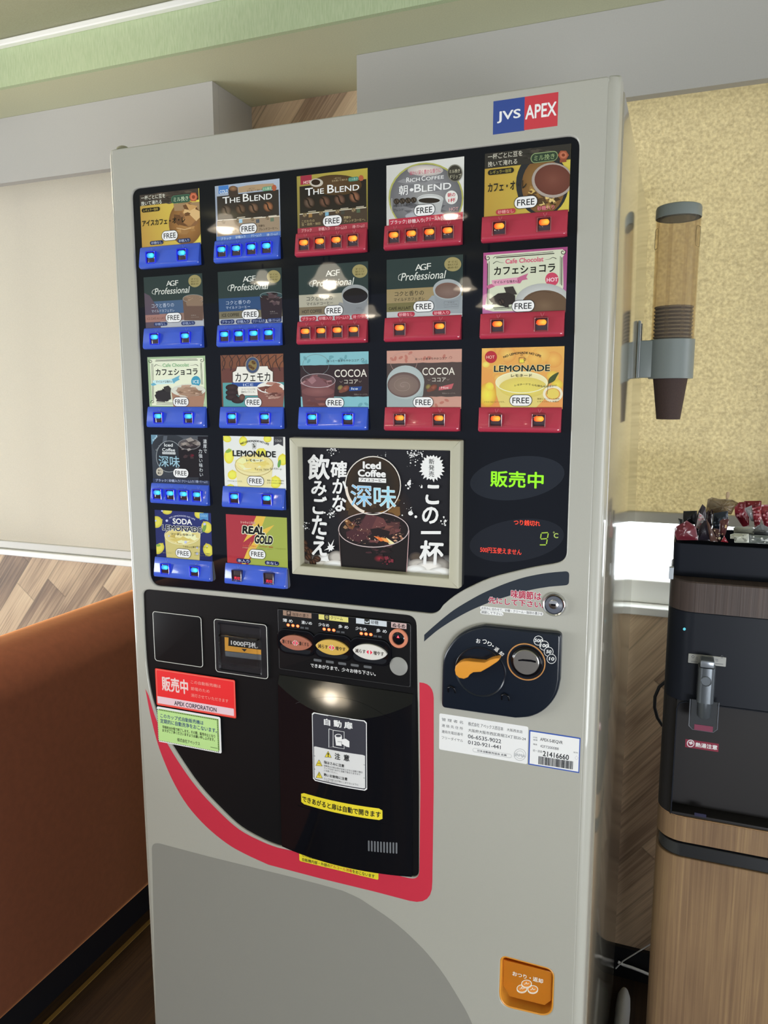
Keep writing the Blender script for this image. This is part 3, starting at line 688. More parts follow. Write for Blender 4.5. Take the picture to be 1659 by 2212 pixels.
# row 2: professional series
def pro(r, c, crop, logo, prof, badge, bands, name1, name2, sub, blue):
    a = CARDS[r, c] = new_card(r, c, crop, '2a3636')
    bx, by, br1, br2 = badge
    for (xl, yt, xr, yb, col) in bands: a.R(xl, yt, xr, yb, col)
    a.T('A', logo[0], logo[1], logo[0]+(logo[2]-logo[0])*0.42, logo[3], 'c9cac4', 0.004); a.T('G', logo[0]+(logo[2]-logo[0])*0.33, logo[1]-logo[4]*0.35, logo[0]+(logo[2]-logo[0])*0.70, logo[3]-logo[4]*0.35, 'c9cac4', 0.004); a.T('F', logo[0]+(logo[2]-logo[0])*0.74, logo[1]-logo[4], logo[2], logo[3]-logo[4], 'c9cac4', 0.004)
    a.T('Professional', prof[0], prof[1], prof[2], prof[3], 'c4c6c0', 0.006, sh=0.22)
    a.L(smoothline([(prof[0]+8, prof[1]+6), (prof[0]-18, prof[1]+22), (prof[0]-20, prof[3]-14), (prof[0]-2, prof[3]-8)], 4), 4, 'c4c6c0')
    a.E(bx, by, br1, br2, '8c8258'); 
    for i, t in enumerate(('すぐに', '淹れたてが', '飲める!')): a.T(t, bx-br1*0.6, by-br2*0.5+i*br2*0.4+4, bx+br1*0.6, by-br2*0.5+i*br2*0.4+br2*0.28+4, '4a4228', 0.01)
    return a
a = pro(1, 0, 'A', (398, 1018, 516, 1068, 6), (285, 1090, 618, 1152), (676, 1018, 62, 60), [(180, 1222, 760, 1345, '3f5573'), (180, 1345, 765, 1420, '80685e'), (190, 1412, 770, 1480, '9da0a6')], '', '', '', True)
a.G([(180, 1130), (240, 1160), (330, 1300), (350, 1480), (190, 1490)], '4f4450'); a.R(185, 1350, 400, 1420, '8f6a62')
a.T('コクと香りの', 258, 1240, 475, 1280, 'aab4c4'); a.T('マイルドカフェオレ', 258, 1298, 480, 1326, 'aab4c4')
a.T('ICE CAFÉ AU LAIT', 215, 1368, 388, 1396, '5c4038'); a.glass(664, 1190, 104, 42, 1400, '5e4a40', '8a9494', ['8c7664', '6f5c4e', '7a6656'], 21, '7a6454', 20); a.G([(590, 1230), (680, 1175), (760, 1230), (750, 1260), (600, 1260)], '7a6656')
a.T('写真は', 640, 1345, 690, 1358, '8c8078'); a.T('イメージです。', 640, 1365, 720, 1378, '8c8078'); a.Pill(280, 1420, 412, 1456, '26325a', '砂糖なし', '9aa6c4'); a.Pill(545, 1410, 680, 1448, '26325a', '砂糖入り', '9aa6c4')
a = pro(1, 1, 'A', (1140, 975, 1265, 1028, 8), (1018, 1052, 1380, 1118), (1440, 975, 66, 62), [(900, 1190, 1530, 1320, '2c456a'), (900, 1318, 1530, 1395, '6a6450'), (910, 1388, 1535, 1445, 'a5a8ae')], '', '', '', True)
a.T('コクと香りの', 978, 1212, 1215, 1250, 'a9b5c6'); a.T('マイルドコーヒー', 978, 1265, 1212, 1292, 'a9b5c6'); a.T('ICE COFFEE', 938, 1336, 1105, 1366, '28241c', 0.01)
a.glass(1420, 1160, 112, 36, 1390, '2c2428', '8a9c9e', ['3c3036', '54464a', '241c20', '40383c'], 22, '34464a', 20); a.G([(1310, 1185), (1525, 1185), (1510, 1300), (1330, 1300)], '2c2226'); a.shards(1420, 1200, 90, 60, 10, ['4a3a3e', '5c4c4c', '2c2226'], 23); a.T('写真は', 1405, 1310, 1455, 1322, '8c8480'); a.T('イメージです。', 1405, 1328, 1485, 1340, '8c8480')
for x0, x1, y, t in ((925, 1062, 1396, BL4[0]), (1075, 1212, 1392, BL4[1]), (1225, 1365, 1388, BL4[2]), (1378, 1518, 1380, BL4[3])): a.Pill(x0, y, x1, y+42, '26325a', t, '9aa6c4', 0.01)
a = pro(1, 2, 'B', (345, 1098, 472, 1150, 8), (225, 1182, 590, 1245), (652, 1102, 68, 60), [(105, 1318, 730, 1430, '9c9888'), (105, 1428, 730, 1505, '6f6450'), (108, 1500, 732, 1568, 'a9a9aa')], '', '', '', False)
a.G([(420, 1480), (470, 1380), (560, 1400), (735, 1390), (735, 1500), (430, 1500)], '7d7f80'); a.cup(612, 1310, 122, 88, '8a8e90', '76797c', '201c1e', '181517', 1480); a.E(612, 1322, 112, 66, '1c191b')
a.T('コクと香りの', 175, 1330, 408, 1372, '2c2a28'); a.T('マイルドコーヒー', 175, 1384, 412, 1412, '2c2a28'); a.T('HOT COFFEE', 135, 1452, 312, 1482, '38302a', 0.01); a.T('写真は', 620, 1428, 668, 1440, '5c5c5c'); a.T('イメージです。', 605, 1446, 695, 1458, '5c5c5c')
for x0, x1, y, t in ((122, 266, 1510, BL4[0]), (275, 412, 1505, BL4[1]), (425, 565, 1500, BL4[2]), (578, 720, 1490, BL4[3])): a.Pill(x0, y, x1, y+44, '9c2f3c', t, 'd09aa0', 0.01)
a = pro(1, 3, 'B', (1148, 1042, 1290, 1098, 10), (1020, 1120, 1412, 1190), (1485, 1040, 76, 64), [(890, 1268, 1580, 1395, '8a7a58'), (890, 1392, 1580, 1476, '66603e'), (890, 1470, 1580, 1540, 'a6a9aa')], '', '', '', False)
a.G([(1230, 1400), (1300, 1320), (1400, 1330), (1580, 1320), (1580, 1480), (1320, 1480)], '868c90'); a.cup(1440, 1265, 132, 92, '949a9c', '80868a', '6a524a', '5a443c', 1440); a.E(1440, 1285, 112, 62, '746058', '66524a')
a.T('コクと香りの', 965, 1286, 1225, 1330, '2e2a20'); a.T('マイルドカフェオレ', 958, 1345, 1232, 1375, '2e2a20'); a.T('CAFÉ AU LAIT', 912, 1420, 1110, 1452, '2c2818', 0.01); a.T('写真は', 1440, 1378, 1500, 1390, '5c5c60'); a.T('イメージです。', 1415, 1398, 1530, 1412, '5c5c60'); a.L([(1408, 1375), (1535, 1368), (1535, 1418), (1408, 1425), (1408, 1375)], 2, '5c6064')
a.Pill(990, 1472, 1145, 1515, '9c3040', '砂糖なし', 'd8a0a4', 0.01); a.Pill(1303, 1458, 1465, 1500, '9c3040', '砂糖入り', 'd8a0a4', 0.01)
# cafe chocolat hot / ice
def curl(a, x, y, sx, sy, col, k=1.0):
    a.L(smoothline([(x+sx*t*math.cos(u)*k, y+sy*t*math.sin(u)*k) for t, u in [(4+i*2.2, 0.3+i*0.55) for i in range(13)]], 2), 7*k, col)
a = CARDS[1, 4] = new_card(1, 4, 'C', '9a4a78', '8f4470', '9a5a88', 'a0608c')
a.G([(230, 1250), (290, 1245), (990, 1190), (1020, 1215), (995, 1270), (1000, 1560), (960, 1800), (300, 1810), (215, 1790), (250, 1600), (240, 1320)], 'b9bda8')
for (x, y, sx, sy) in ((248, 1275, -1, -1), (995, 1218, 1, -1), (245, 1770, -1, 1)): curl(a, x, y, sx, sy, '23221e')
a.L([(320, 1262), (900, 1216)], 5, '2a2925'); a.L([(300, 1280), (320, 1262)], 5, '2a2925'); a.L([(330, 1276), (910, 1232)], 9, '2a2925'); a.L([(262, 1310), (256, 1740)], 5, '2a2925'); a.L([(246, 1330), (242, 1740)], 8, '2a2925'); a.L([(970, 1260), (968, 1540)], 5, '2a2925'); a.L([(985, 1270), (982, 1550)], 8, '2a2925'); a.L([(310, 1790), (480, 1780)], 5, '2a2925'); a.L([(300, 1776), (480, 1766)], 8, '2a2925')
a.L(smoothline([(300, 1335), (335, 1312), (370, 1322), (408, 1325)], 4), 7, '2a2925', True); a.L(smoothline([(930, 1285), (895, 1272), (860, 1290), (820, 1292)], 4), 7, '2a2925', True)
a.T('Cafe Chocolat', 425, 1290, 800, 1335, 'b8566e', 0.03); a.T('カフェショコラ', 312, 1370, 915, 1450, '1f1d1b', 0.025)
a.G([(285, 1500), (540, 1470), (545, 1530), (300, 1560)], 'c28aa0'); a.G([(540, 1475), (585, 1455), (650, 1430), (630, 1470), (645, 1490), (590, 1500), (570, 1530), (545, 1530)], 'a85c7c'); a.G([(235, 1555), (285, 1535), (320, 1560), (250, 1590)], 'a85c7c'); a.T('マイルドな味わい', 308, 1506, 555, 1536, '23201e', 0.015)
a.E(886, 1490, 66, 68, 'b04058'); a.T('HOT', 835, 1478, 945, 1515, 'e0b4bc', 0.035)
a.E(800, 1730, 285, 200, '8e9292', 'b4b6b4', '9a9c9a'); a.E(815, 1752, 235, 155, '6a5642', '5c4836', '5a4634'); a.L(smoothline([(650, 1660), (760, 1610), (880, 1625)], 4), 5, '4a3a2a')
a.shards(400, 1690, 130, 70, 22, ['2c2624', '211c1a', '383030', '443a36'], 14, 0.45); a.G([(408, 1570), (500, 1560), (520, 1600), (540, 1640), (440, 1650)], '35302c'); a.G([(290, 1670), (350, 1630), (450, 1620), (520, 1650), (520, 1730), (380, 1755), (285, 1720)], '2a2421'); a.bean(385, 1715, 34, 32, 0.8, '3c302a', '191412')
a = CARDS[2, 0] = new_card(2, 0, 'D', '8fa582', '90a884', '9db08c', '9ab08a')
a.G([(165, 170), (700, 155), (715, 190), (718, 620), (700, 650), (180, 645), (185, 600), (160, 220)], 'ccd2ba')
for (x, y, sx, sy) in ((168, 190, -1, -1), (690, 180, 1, -1), (188, 610, -1, 1)): curl(a, x, y, sx, sy, '23241f', 0.75)
a.L([(220, 178), (640, 166)], 4, '2a2b25'); a.L([(215, 190), (650, 178)], 6, '2a2b25'); a.L([(178, 215), (190, 590)], 4, '2a2b25'); a.L([(190, 215), (200, 590)], 4, '2a2b25'); a.L([(678, 205), (690, 430)], 4, '2a2b25'); a.L([(688, 205), (700, 430)], 4, '2a2b25'); a.L([(230, 615), (400, 620)], 5, '2a2b25'); a.L([(225, 630), (400, 635)], 4, '2a2b25')
a.L(smoothline([(205, 245), (225, 225), (250, 235), (285, 240)], 4), 6, '2a2b25', True); a.L(smoothline([(655, 240), (630, 225), (605, 232), (572, 235)], 4), 6, '2a2b25', True)
a.T('Cafe Chocolat', 290, 216, 560, 250, '7fa57c', 0.03); a.T('カフェショコラ', 220, 272, 648, 336, '1d1d1b', 0.025)
a.G([(185, 390), (400, 372), (410, 420), (200, 430)], 'b4cfd4'); a.G([(385, 375), (425, 355), (468, 335), (455, 365), (465, 380), (425, 400), (405, 420)], '5f9cb4'); a.G([(170, 425), (200, 410), (230, 432), (185, 445)], '5f9cb4'); a.T('マイルドな味わい', 222, 388, 398, 414, '22221f', 0.015)
a.E(632, 398, 48, 56, '3a88a4'); a.T('ICE', 602, 384, 664, 418, 'c4dde4', 0.01)
a.shards(300, 540, 90, 65, 22, ['2c2828', '221e1f', '383334'], 15, 0.45); a.G([(300, 455), (350, 440), (378, 470), (370, 530), (310, 490)], '33302f'); a.G([(210, 540), (260, 490), (370, 510), (378, 580), (320, 600), (225, 575)], '2a2728')
a.glass(555, 490, 175, 62, 662, '94705c', 'c9ccc4', ['a58a76', '8a6e5c', 'b9a494', '7c6250', '9c8472'], 16, 'bfc0b4', 26); a.G([(440, 515), (530, 455), (640, 470), (700, 530), (560, 560)], '8f7462'); a.shards(560, 510, 110, 40, 14, ['a98f7c', '7a604e', '967a66'], 17)
# cafe mocha
a = CARDS[2, 1] = new_card(2, 1, 'D', '6a4434', '7a4e38', '6a3c30', '5c3a30')
a.R(895, 265, 1540, 420, '5e3a34'); a.R(905, 412, 1545, 665, '4f8a8c')
for i in range(9): a.L(smoothline([(890+i*80, 125), (930+i*75, 200), (900+i*85, 290)], 4), 9, '3a2a26'); a.L(smoothline([(960+i*80, 125), (900+i*75, 210), (930+i*70, 280)], 4), 7, '40302a')
a.G([(1050, 240), (1370, 235), (1375, 255), (1395, 275), (1430, 295), (1430, 400), (1420, 545), (1060, 545), (1020, 400), (1000, 400), (998, 300), (1035, 280)], '4a332c'); a.G([(1055, 248), (1365, 242), (1372, 268), (1400, 290), (1418, 300), (1418, 540), (1068, 540), (1055, 440), (1010, 400), (1010, 305), (1042, 290)], 'd0cec6')
a.E(1212, 232, 72, 86, '8a8478'); a.E(1212, 232, 66, 80, '3e4a66'); a.E(1212, 232, 44, 54, '7a6a42'); a.bean(1188, 245, 22, 16, 0.6, '6a4c2c', '382414'); a.bean(1222, 205, 22, 16, 0.6, '6a4c2c', '382414'); a.bean(1214, 262, 18, 14, 0.4, '6a4c2c', '382414')
a.T('カフェモカ', 1035, 312, 1392, 398, '1e1b1a', 0.015); a.R(1000, 410, 1390, 452, '2f4a86'); a.T('ICE', 1115, 420, 1220, 446, 'b4c0d8', 0.0); a.T('コーヒーとココアの', 1098, 468, 1240, 488, '3a3432'); a.T('絶妙なバランス。', 1096, 496, 1238, 516, '3a3432')
for y, x in ((460, 1000), (512, 1000), (560, 1000), (590, 1060)): a.E(x, y, 64, 34, '3a2c2c', '2a1f20'); 
a.E(1105, 560, 30, 34, '6a4c40', '4a3430'); a.glass(1400, 460, 142, 60, 665, '7a5048', 'd8d6d0', ['8a5c50', '6a4038', '9c7264', '5c3830'], 18, 'cfcdc6', 18); a.G([(1340, 490), (1440, 420), (1520, 470), (1530, 510), (1380, 520)], '8a5a4c'); a.shards(1410, 545, 110, 36, 16, ['9c7c70', '5c3a34', 'b09488'], 19, 0.3)
# cocoa ice / hot
def cocoa(r, c, top, mid, hot):
    a = CARDS[r, c] = new_card(r, c, 'F', top); dx = 0 if c == 2 else 808; dy = 0 if c == 2 else -18
    rd = random.Random(c)
    for i in range(16):
        x = (150+rd.random()*580)+dx; y = (112+rd.random()*70+dy) if i < 9 else (525+rd.random()*60)
        a.E(x, y, 22, 12, {2: '5f8f98', 3: 'a2685c'}[c], tilt=rd.random()*3)
    a.G([(100+dx, 210+dy)]+[(125+dx+i*45, 208+dy-i*1.0+rd.random()*5) for i in range(16)]+[(800+dx, 190+dy), (800+dx, 492)]+[(790+dx-i*45, 494+rd.random()*5) for i in range(16)]+[(100+dx, 500)], mid)
    a.ring(265+dx, 205+dy, 122, 98, 3, {2: '6a7678', 3: 'a08078'}[c]); a.T('ほっと一息まろやかココア', 370+dx, 158+dy, 662+dx, 180+dy, '2c2624', 0.01)
    a.L(smoothline([(680+dx, 165+dy), (692+dx, 145+dy), (708+dx, 155+dy), (695+dx, 168+dy)], 4), 4, '4a5a5c' if c == 2 else '8a5a50')
    a.T('COCOA', 437+dx, 250+dy, 733+dx, 318+dy, 'cdc8be', 0.008)
    a.T('ココア', 525+dx, 342+dy, 652+dx, 378+dy, 'bdb8ae', 0.01); a.L(smoothline([(485+dx, 355+dy), (498+dx, 366+dy), (510+dx, 352+dy)], 4), 3, '8a7c74'); a.L(smoothline([(660+dx, 352+dy), (672+dx, 364+dy), (684+dx, 350+dy)], 4), 3, '8a7c74')
    a.E(490+dx, 415+dy*.5, 26, 22, '8a7a48', '5c5434', tilt=-0.7); a.E(535+dx, 425+dy*.5, 42, 26, '8a5444', '5c3428', tilt=-0.6); a.E(505+dx, 445+dy*.5, 30, 16, '6a4034', tilt=-0.3)
    a.G([(575+dx, 408+dy*.5), (690+dx, 402+dy*.5), (680+dx, 440+dy*.5), (572+dx, 446+dy*.5)] if c == 2 else [(590+dx, 408), (725+dx, 375), (705+dx, 425), (585+dx, 440)], '25407a' if c == 2 else 'a8555a')
    a.T('Ice' if c == 2 else 'Hot', 590+dx if c == 2 else 608+dx, 412 if c == 2 else 404, 650+dx if c == 2 else 675+dx, 434 if c == 2 else 424, 'b9c6dc' if c == 2 else 'e0c0bc', 0.01, sh=0.2)
    a.T('写真はイメージです。', 616+dx, 470 if c == 2 else 460, 742+dx, 484 if c == 2 else 474, '8a8078')
    return a
a = cocoa(2, 2, '75a6ae', '2f2426', False)
a.glass(286, 350, 160, 66, 595, '5c3b3c', '9a9094', ['7a5456', '6a4446', '8c686a', '5a3a3c'], 24, '4a3a3c', 10); a.G([(140, 390), (190, 340), (225, 305), (300, 320), (390, 400), (280, 420)], '6e4c50'); a.G([(190, 345), (240, 308), (270, 350), (230, 385)], '8a666a'); a.E(285, 450, 150, 45, '7a5250', '6a4444'); a.shards(285, 545, 120, 40, 10, ['6a4240', '7c504a', '5a3634'], 25); a.ring(286, 350, 160, 66, 5, 'a89ca0')
a = cocoa(2, 3, 'b08678', '473c39', True)
a.E(1090, 365, 172, 155, '96a0a0', '9aa4a4', 'a8b0b0'); a.G([(918, 365), (1262, 365), (1250, 480), (1200, 600), (918, 600)], '8c9898'); a.E(1090, 365, 172, 155, 'a4acac', '98a2a2'); a.E(1075, 388, 152, 116, '6e5e58', '645450', '5c4c48'); a.E(1072, 392, 138, 98, '7a6a62', '72625a', '6c5c56')
a.L(smoothline([(1072+t*9*math.cos(t), 395+t*6.4*math.sin(t)) for t in [1+i*0.55 for i in range(20)]], 2), 8, '84746c', True)
# hot lemonade
a = CARDS[2, 4] = new_card(2, 4, 'G', 'c8924a', 'c89a50', 'c88a50', 'c88448')
rd = random.Random(31)
for i in range(16): 
    q = 40+rd.random()*60; a.E(190+rd.random()*760, 60+rd.random()*300, q, q*0.9, rd.choice(['d4a858', 'c99448', 'd0b060']), rd.choice(['c8964c', 'c48a48']))
a.E(220, 210, 35, 28, 'd8c86a', 'cbb050'); a.E(860, 320, 60, 50, 'd2bb50', 'c8a048'); a.E(900, 400, 55, 50, 'd2c050', 'c2a440')
a.E(235, 500, 85, 115, 'd6c94a', 'cfb948', 'c09038'); a.E(255, 420, 40, 40, 'd6c94a', 'cdb546')
a.G([(310, 380), (815, 380), (780, 540), (700, 620), (360, 620), (320, 500)], 'c4b468'); a.E(560, 380, 250, 105, 'd8cf9a', 'cdc088', 'd6caa0'); a.E(575, 430, 230, 100, 'c8bc5c', 'c6b85c', 'bfae5a'); a.ring(560, 380, 250, 105, 8, 'ddd4b0'); a.ring(860, 490, 95, 80, 24, 'cfc8b0'); a.E(860, 490, 60, 48, 'c8b458')
a.G(smoothline([(815, 395), (820, 350), (860, 310), (916, 284), (895, 330), (870, 370), (815, 395)], 4)[:-1], '3f4a2c'); a.L([(915, 285), (860, 350), (815, 400), (805, 495)], 4, '3a4428')
a.E(268, 138, 58, 58, 'a02c34'); a.T('HOT', 224, 126, 302, 154, 'd8b0a0', 0.01)
a.T('NO LEMONADE NO LIFE', 388, 92, 748, 112, '2c281f', 0.03, arc=0.85); a.L([(538, 145), (586, 140), (586, 192), (538, 196), (538, 145)], 4, '2a281f'); a.R(541, 160, 584, 193, 'cfc04a'); a.ring(592, 160, 10, 14, 4, '2a281f'); a.L(smoothline([(560, 130), (553, 120), (562, 112)], 3), 3, '2a281f'); a.L(smoothline([(572, 128), (566, 118), (575, 110)], 3), 3, '2a281f')
a.T('LEMONADE', 300, 222, 830, 280, '23241f', 0.03, o='d8cfa0', ow=0.025); a.T('レモネード', 462, 302, 660, 330, '2c2a22', 0.02); a.T('レモネードで 心も体もぽかぽかに', 495, 400, 900, 420, '3a3828', 0.01, wave=0.0016)
a.T('イラストはイメージです。', 202, 560, 400, 576, '6a6030'); a.T('国産レモンピール使用', 712, 530, 922, 546, '6a5c30'); a.T('ビタミンC入り 無果汁', 712, 556, 918, 572, '6a5c30')
# iced coffee (black card)
a = CARDS[3, 0] = new_card(3, 0, 'D', '3a4048', '4a4e54', '1e1e26', '2c3038')
a.G([(170, 945), (240, 945), (185, 1040), (172, 1040)], '5f8296'); a.T('Iced', 182, 968, 240, 990, 'a9c4d0', 0.02, rot=0.75); a.E(360, 1050, 175, 110, '25282e', '2e3238'); a.G([(300, 955), (340, 955), (320, 1080), (280, 1080)], '4c525a')
a.T('Bitter Taste', 208, 1060, 292, 1076, '8a9096', 0.0, rot=0.8)
a.G([(650, 960), (760, 960), (775, 1440), (660, 1440)], '17161c'); a.ring(358, 1166, 134, 162, 5, '8e9498'); a.E(358, 1166, 128, 156, '23262b', '2a2e34')
a.glass(565, 1040, 115, 56, 1380, '1a1518', '8c8e92', ['6a625e', '3a3434', '8a827c', '2a2426', '54494a'], 26, '4e4a4c', 30); a.E(590, 1155, 26, 14, '7a1c2a', '3c1420'); a.shards(560, 1170, 80, 30, 7, ['3c2c2e', '241c1e'], 27)
a.T('Iced', 308, 1032, 394, 1064, 'c6cacc', 0.022); a.T('Coffee', 288, 1080, 418, 1112, 'c6cacc', 0.022); a.R(288, 1118, 424, 1142, 'b4b8ba'); a.T('アイスコーヒー', 294, 1122, 416, 1138, '202024', 0.01); a.T('深味', 250, 1158, 466, 1270, '8fb0bf', 0.0, o='4a6470', ow=0.02)
a.TV('濃厚で', 705, 990, 745, 1130, 'b9bcc0', 0.01); a.TV('力強い味わい', 660, 1090, 702, 1368, 'b9bcc0', 0.01); a.E(262, 1322, 36, 42, 'b0aa9c'); a.T('香り', 244, 1298, 282, 1318, '3a342c', 0.02); a.T('豊か', 242, 1326, 280, 1346, '3a342c', 0.02)
a.R(185, 1390, 775, 1450, '28304a')
for x0, x1, y, t in ((220, 332, 1394, BL4[0]), (356, 468, 1398, BL4[1]), (488, 610, 1404, BL4[2]), (630, 752, 1408, BL4[3])): a.T(t, x0, y, x1, y+28, 'a4aec8', 0.01)
for x, y in ((344, 1398), (478, 1402), (620, 1408)): a.L([(x, y), (x, y+30)], 3, '7a84a0')
# lemonade cold
def lemon(a, x, y, rx, ry, tilt=0.0, c1='d9cf55', c2='c9bb3c'):
    a.E(x, y, rx, ry, c1, c1, c2, tilt=tilt, n=24); ct, st = math.cos(tilt), math.sin(tilt)
    a.G([(x+(u*rx)*ct-(v*ry)*st, y+(u*rx)*st+(v*ry)*ct) for u, v in ((-0.3, -0.9), (0, -1.14), (0.3, -0.9))], c2)
a = CARDS[3, 1] = new_card(3, 1, 'D', 'c9ccc8', 'd0d2ce', 'cfd0cc', 'cccdc8')
for x, y, rx, ry, tl in ((950, 985, 45, 36, .3), (1115, 1010, 42, 50, 0), (1365, 985, 42, 38, 0), (970, 1165, 50, 75, 0), (1305, 1130, 60, 46, .4), (1520, 1200, 50, 58, 0), (1005, 1355, 48, 48, 0), (1445, 1430, 60, 62, 0), (985, 1480, 40, 30, 0)): lemon(a, x, y, rx, ry, tl)
a.E(965, 1110, 34, 16, '7fa048', tilt=-0.4); a.E(1485, 1240, 16, 42, '5f9048', tilt=0.2)
a.G([(1035, 1240), (1420, 1240), (1400, 1480), (1060, 1480)], 'cfc694'); a.E(1228, 1240, 195, 92, 'd6c878', 'cfc070', 'd0c690'); a.shards(1228, 1235, 170, 75, 18, ['dcd098', 'c9b868', 'e0d8b0', 'cfc080'], 28, 0.35); a.ring(1228, 1255, 198, 115, 6, 'a49058'); a.ring(1228, 1240, 195, 92, 4, 'b8aa70')
a.G([(1428, 965), (1525, 968), (1525, 1062), (1477, 1035), (1428, 1055)], '3c3c40'); a.T('COLD', 1440, 994, 1510, 1014, 'b4b4b0', 0.0); a.T('NO LEMONADE NO LIFE', 1088, 995, 1378, 1014, '22221f', 0.03, arc=0.8)
a.L([(1208, 1035), (1248, 1028), (1244, 1085), (1214, 1090), (1208, 1035)], 3, '2a2a26'); a.L([(1232, 1030), (1218, 1010)], 3, '2a2a26'); a.shards(1228, 1062, 16, 22, 8, ['6a6a60', 'c4c4b8', '38382f'], 3)
a.T('LEMONADE', 1010, 1104, 1448, 1162, '1e1e1c', 0.035); a.T('レモネード', 1148, 1192, 1312, 1216, '22221f', 0.02); a.T('ちょっと「大人」なレモネード', 1235, 1280, 1508, 1302, '2c2a20', 0.01, wave=-0.0012)
a.T('イラストはイメージです。', 955, 1408, 1110, 1424, '6a684a'); a.T('国産レモンピール使用', 1362, 1402, 1530, 1418, '5a583c'); a.T('ビタミンC入り 無果汁', 1362, 1428, 1530, 1444, '5a583c')
# soda lemonade
a = CARDS[4, 0] = new_card(4, 0, 'E', '23285c', '262c64', '20244e', '23285a')
for x, y, rx, ry, tl in ((298, 215, 52, 36, 0), (635, 245, 50, 48, .5), (185, 330, 62, 62, 1.2), (715, 385, 54, 64, -.5), (215, 610, 46, 64, .6), (730, 625, 52, 68, -.3)): lemon(a, x, y, rx, ry, tl, 'c6bf50', 'b2a63c')
a.E(690, 395, 18, 44, '6a8a48', tilt=0.3); a.E(205, 575, 24, 14, '7a9848')
a.G([(270, 450), (650, 450), (640, 740), (295, 740)], 'b5aa6c'); a.E(460, 478, 188, 88, 'c8bc7c', 'bfb06a', 'c6ba80'); a.shards(460, 490, 160, 72, 18, ['cfc690', 'bba95e', 'd6d0a4', 'ac9850'], 29, 0.35); a.ring(460, 470, 190, 100, 5, 'd0cba8')
a.dots(170, 210, 770, 700, 12, 12, 'aab0d8', 5); a.G([(642, 235), (732, 238), (732, 315), (686, 298), (642, 310)], '4a7fb0'); a.T('COLD', 652, 252, 720, 272, '9cc0dc', 0.0)
a.T('NO LEMONADE NO LIFE', 320, 248, 592, 264, 'b4b8d8', 0.01, arc=0.8); a.T('SODA', 358, 290, 558, 346, 'd6d8e6', 0.03); a.T('LEMONADE', 250, 358, 660, 412, '1b1c30', 0.03, o='d0d2de', ow=0.03); a.T('ソーダレモネード', 338, 440, 582, 466, '22222c', 0.02); a.T('しゅわっと弾けるレモネード', 468, 572, 726, 592, '3c3820', 0.01, wave=-0.0012)
a.T('イラストはイメージです。', 205, 640, 350, 654, '8c8c6a'); a.T('国産レモンピール使用', 588, 645, 745, 660, '6a6a50'); a.T('ビタミンC入り 無果汁', 588, 668, 745, 684, '6a6a50')
# energy drink
a = CARDS[4, 1] = new_card(4, 1, 'E', '97303a'); a.G([(1330, 200), (1640, 200), (1640, 860), (1120, 860), (1240, 560)], '8e9846'); a.G([(1240, 260), (1340, 262), (1280, 420), (1428, 360), (1330, 470), (1120, 780), (1080, 780), (1180, 540), (1100, 545), (1180, 400)], 'c9a544'); a.G([(1215, 460), (1260, 460), (1150, 620), (1185, 540), (1095, 548)], '97303a')
a.T('シャキッと元気!', 1072, 318, 1225, 344, 'a83838', 0.02, o='d8cfc0', ow=0.03); a.G([(1225, 440), (1260, 345), (1300, 440)], '14120f')
a.T('REAL', 1092, 372, 1322, 446, '14120f', 0.055, sh=0.12, o='d8d0b8', ow=0.05); a.T('GOLD', 1218, 470, 1405, 550, '14120f', 0.055, sh=0.12, o='d8d0b8', ow=0.05)
a.T('エネルギーを注入', 1095, 566, 1235, 584, 'c85a48', 0.02); a.T('天然植物エキス配合', 1092, 592, 1235, 604, 'c89a80'); a.T('エネルギー専用', 1270, 578, 1410, 594, 'a03a30', 0.02); a.T('アルギニン・ビタミン', 1265, 602, 1410, 612, '6a6a30'); a.T('イラストはイメージ', 1440, 602, 1545, 614, '6a6a30')
a.Pill(1028, 710, 1178, 755, '1e2450', '氷入り', 'b4bad4', 0.01); a.Pill(1328, 735, 1478, 778, '1e2450', '氷なし', 'b4bad4', 0.01)

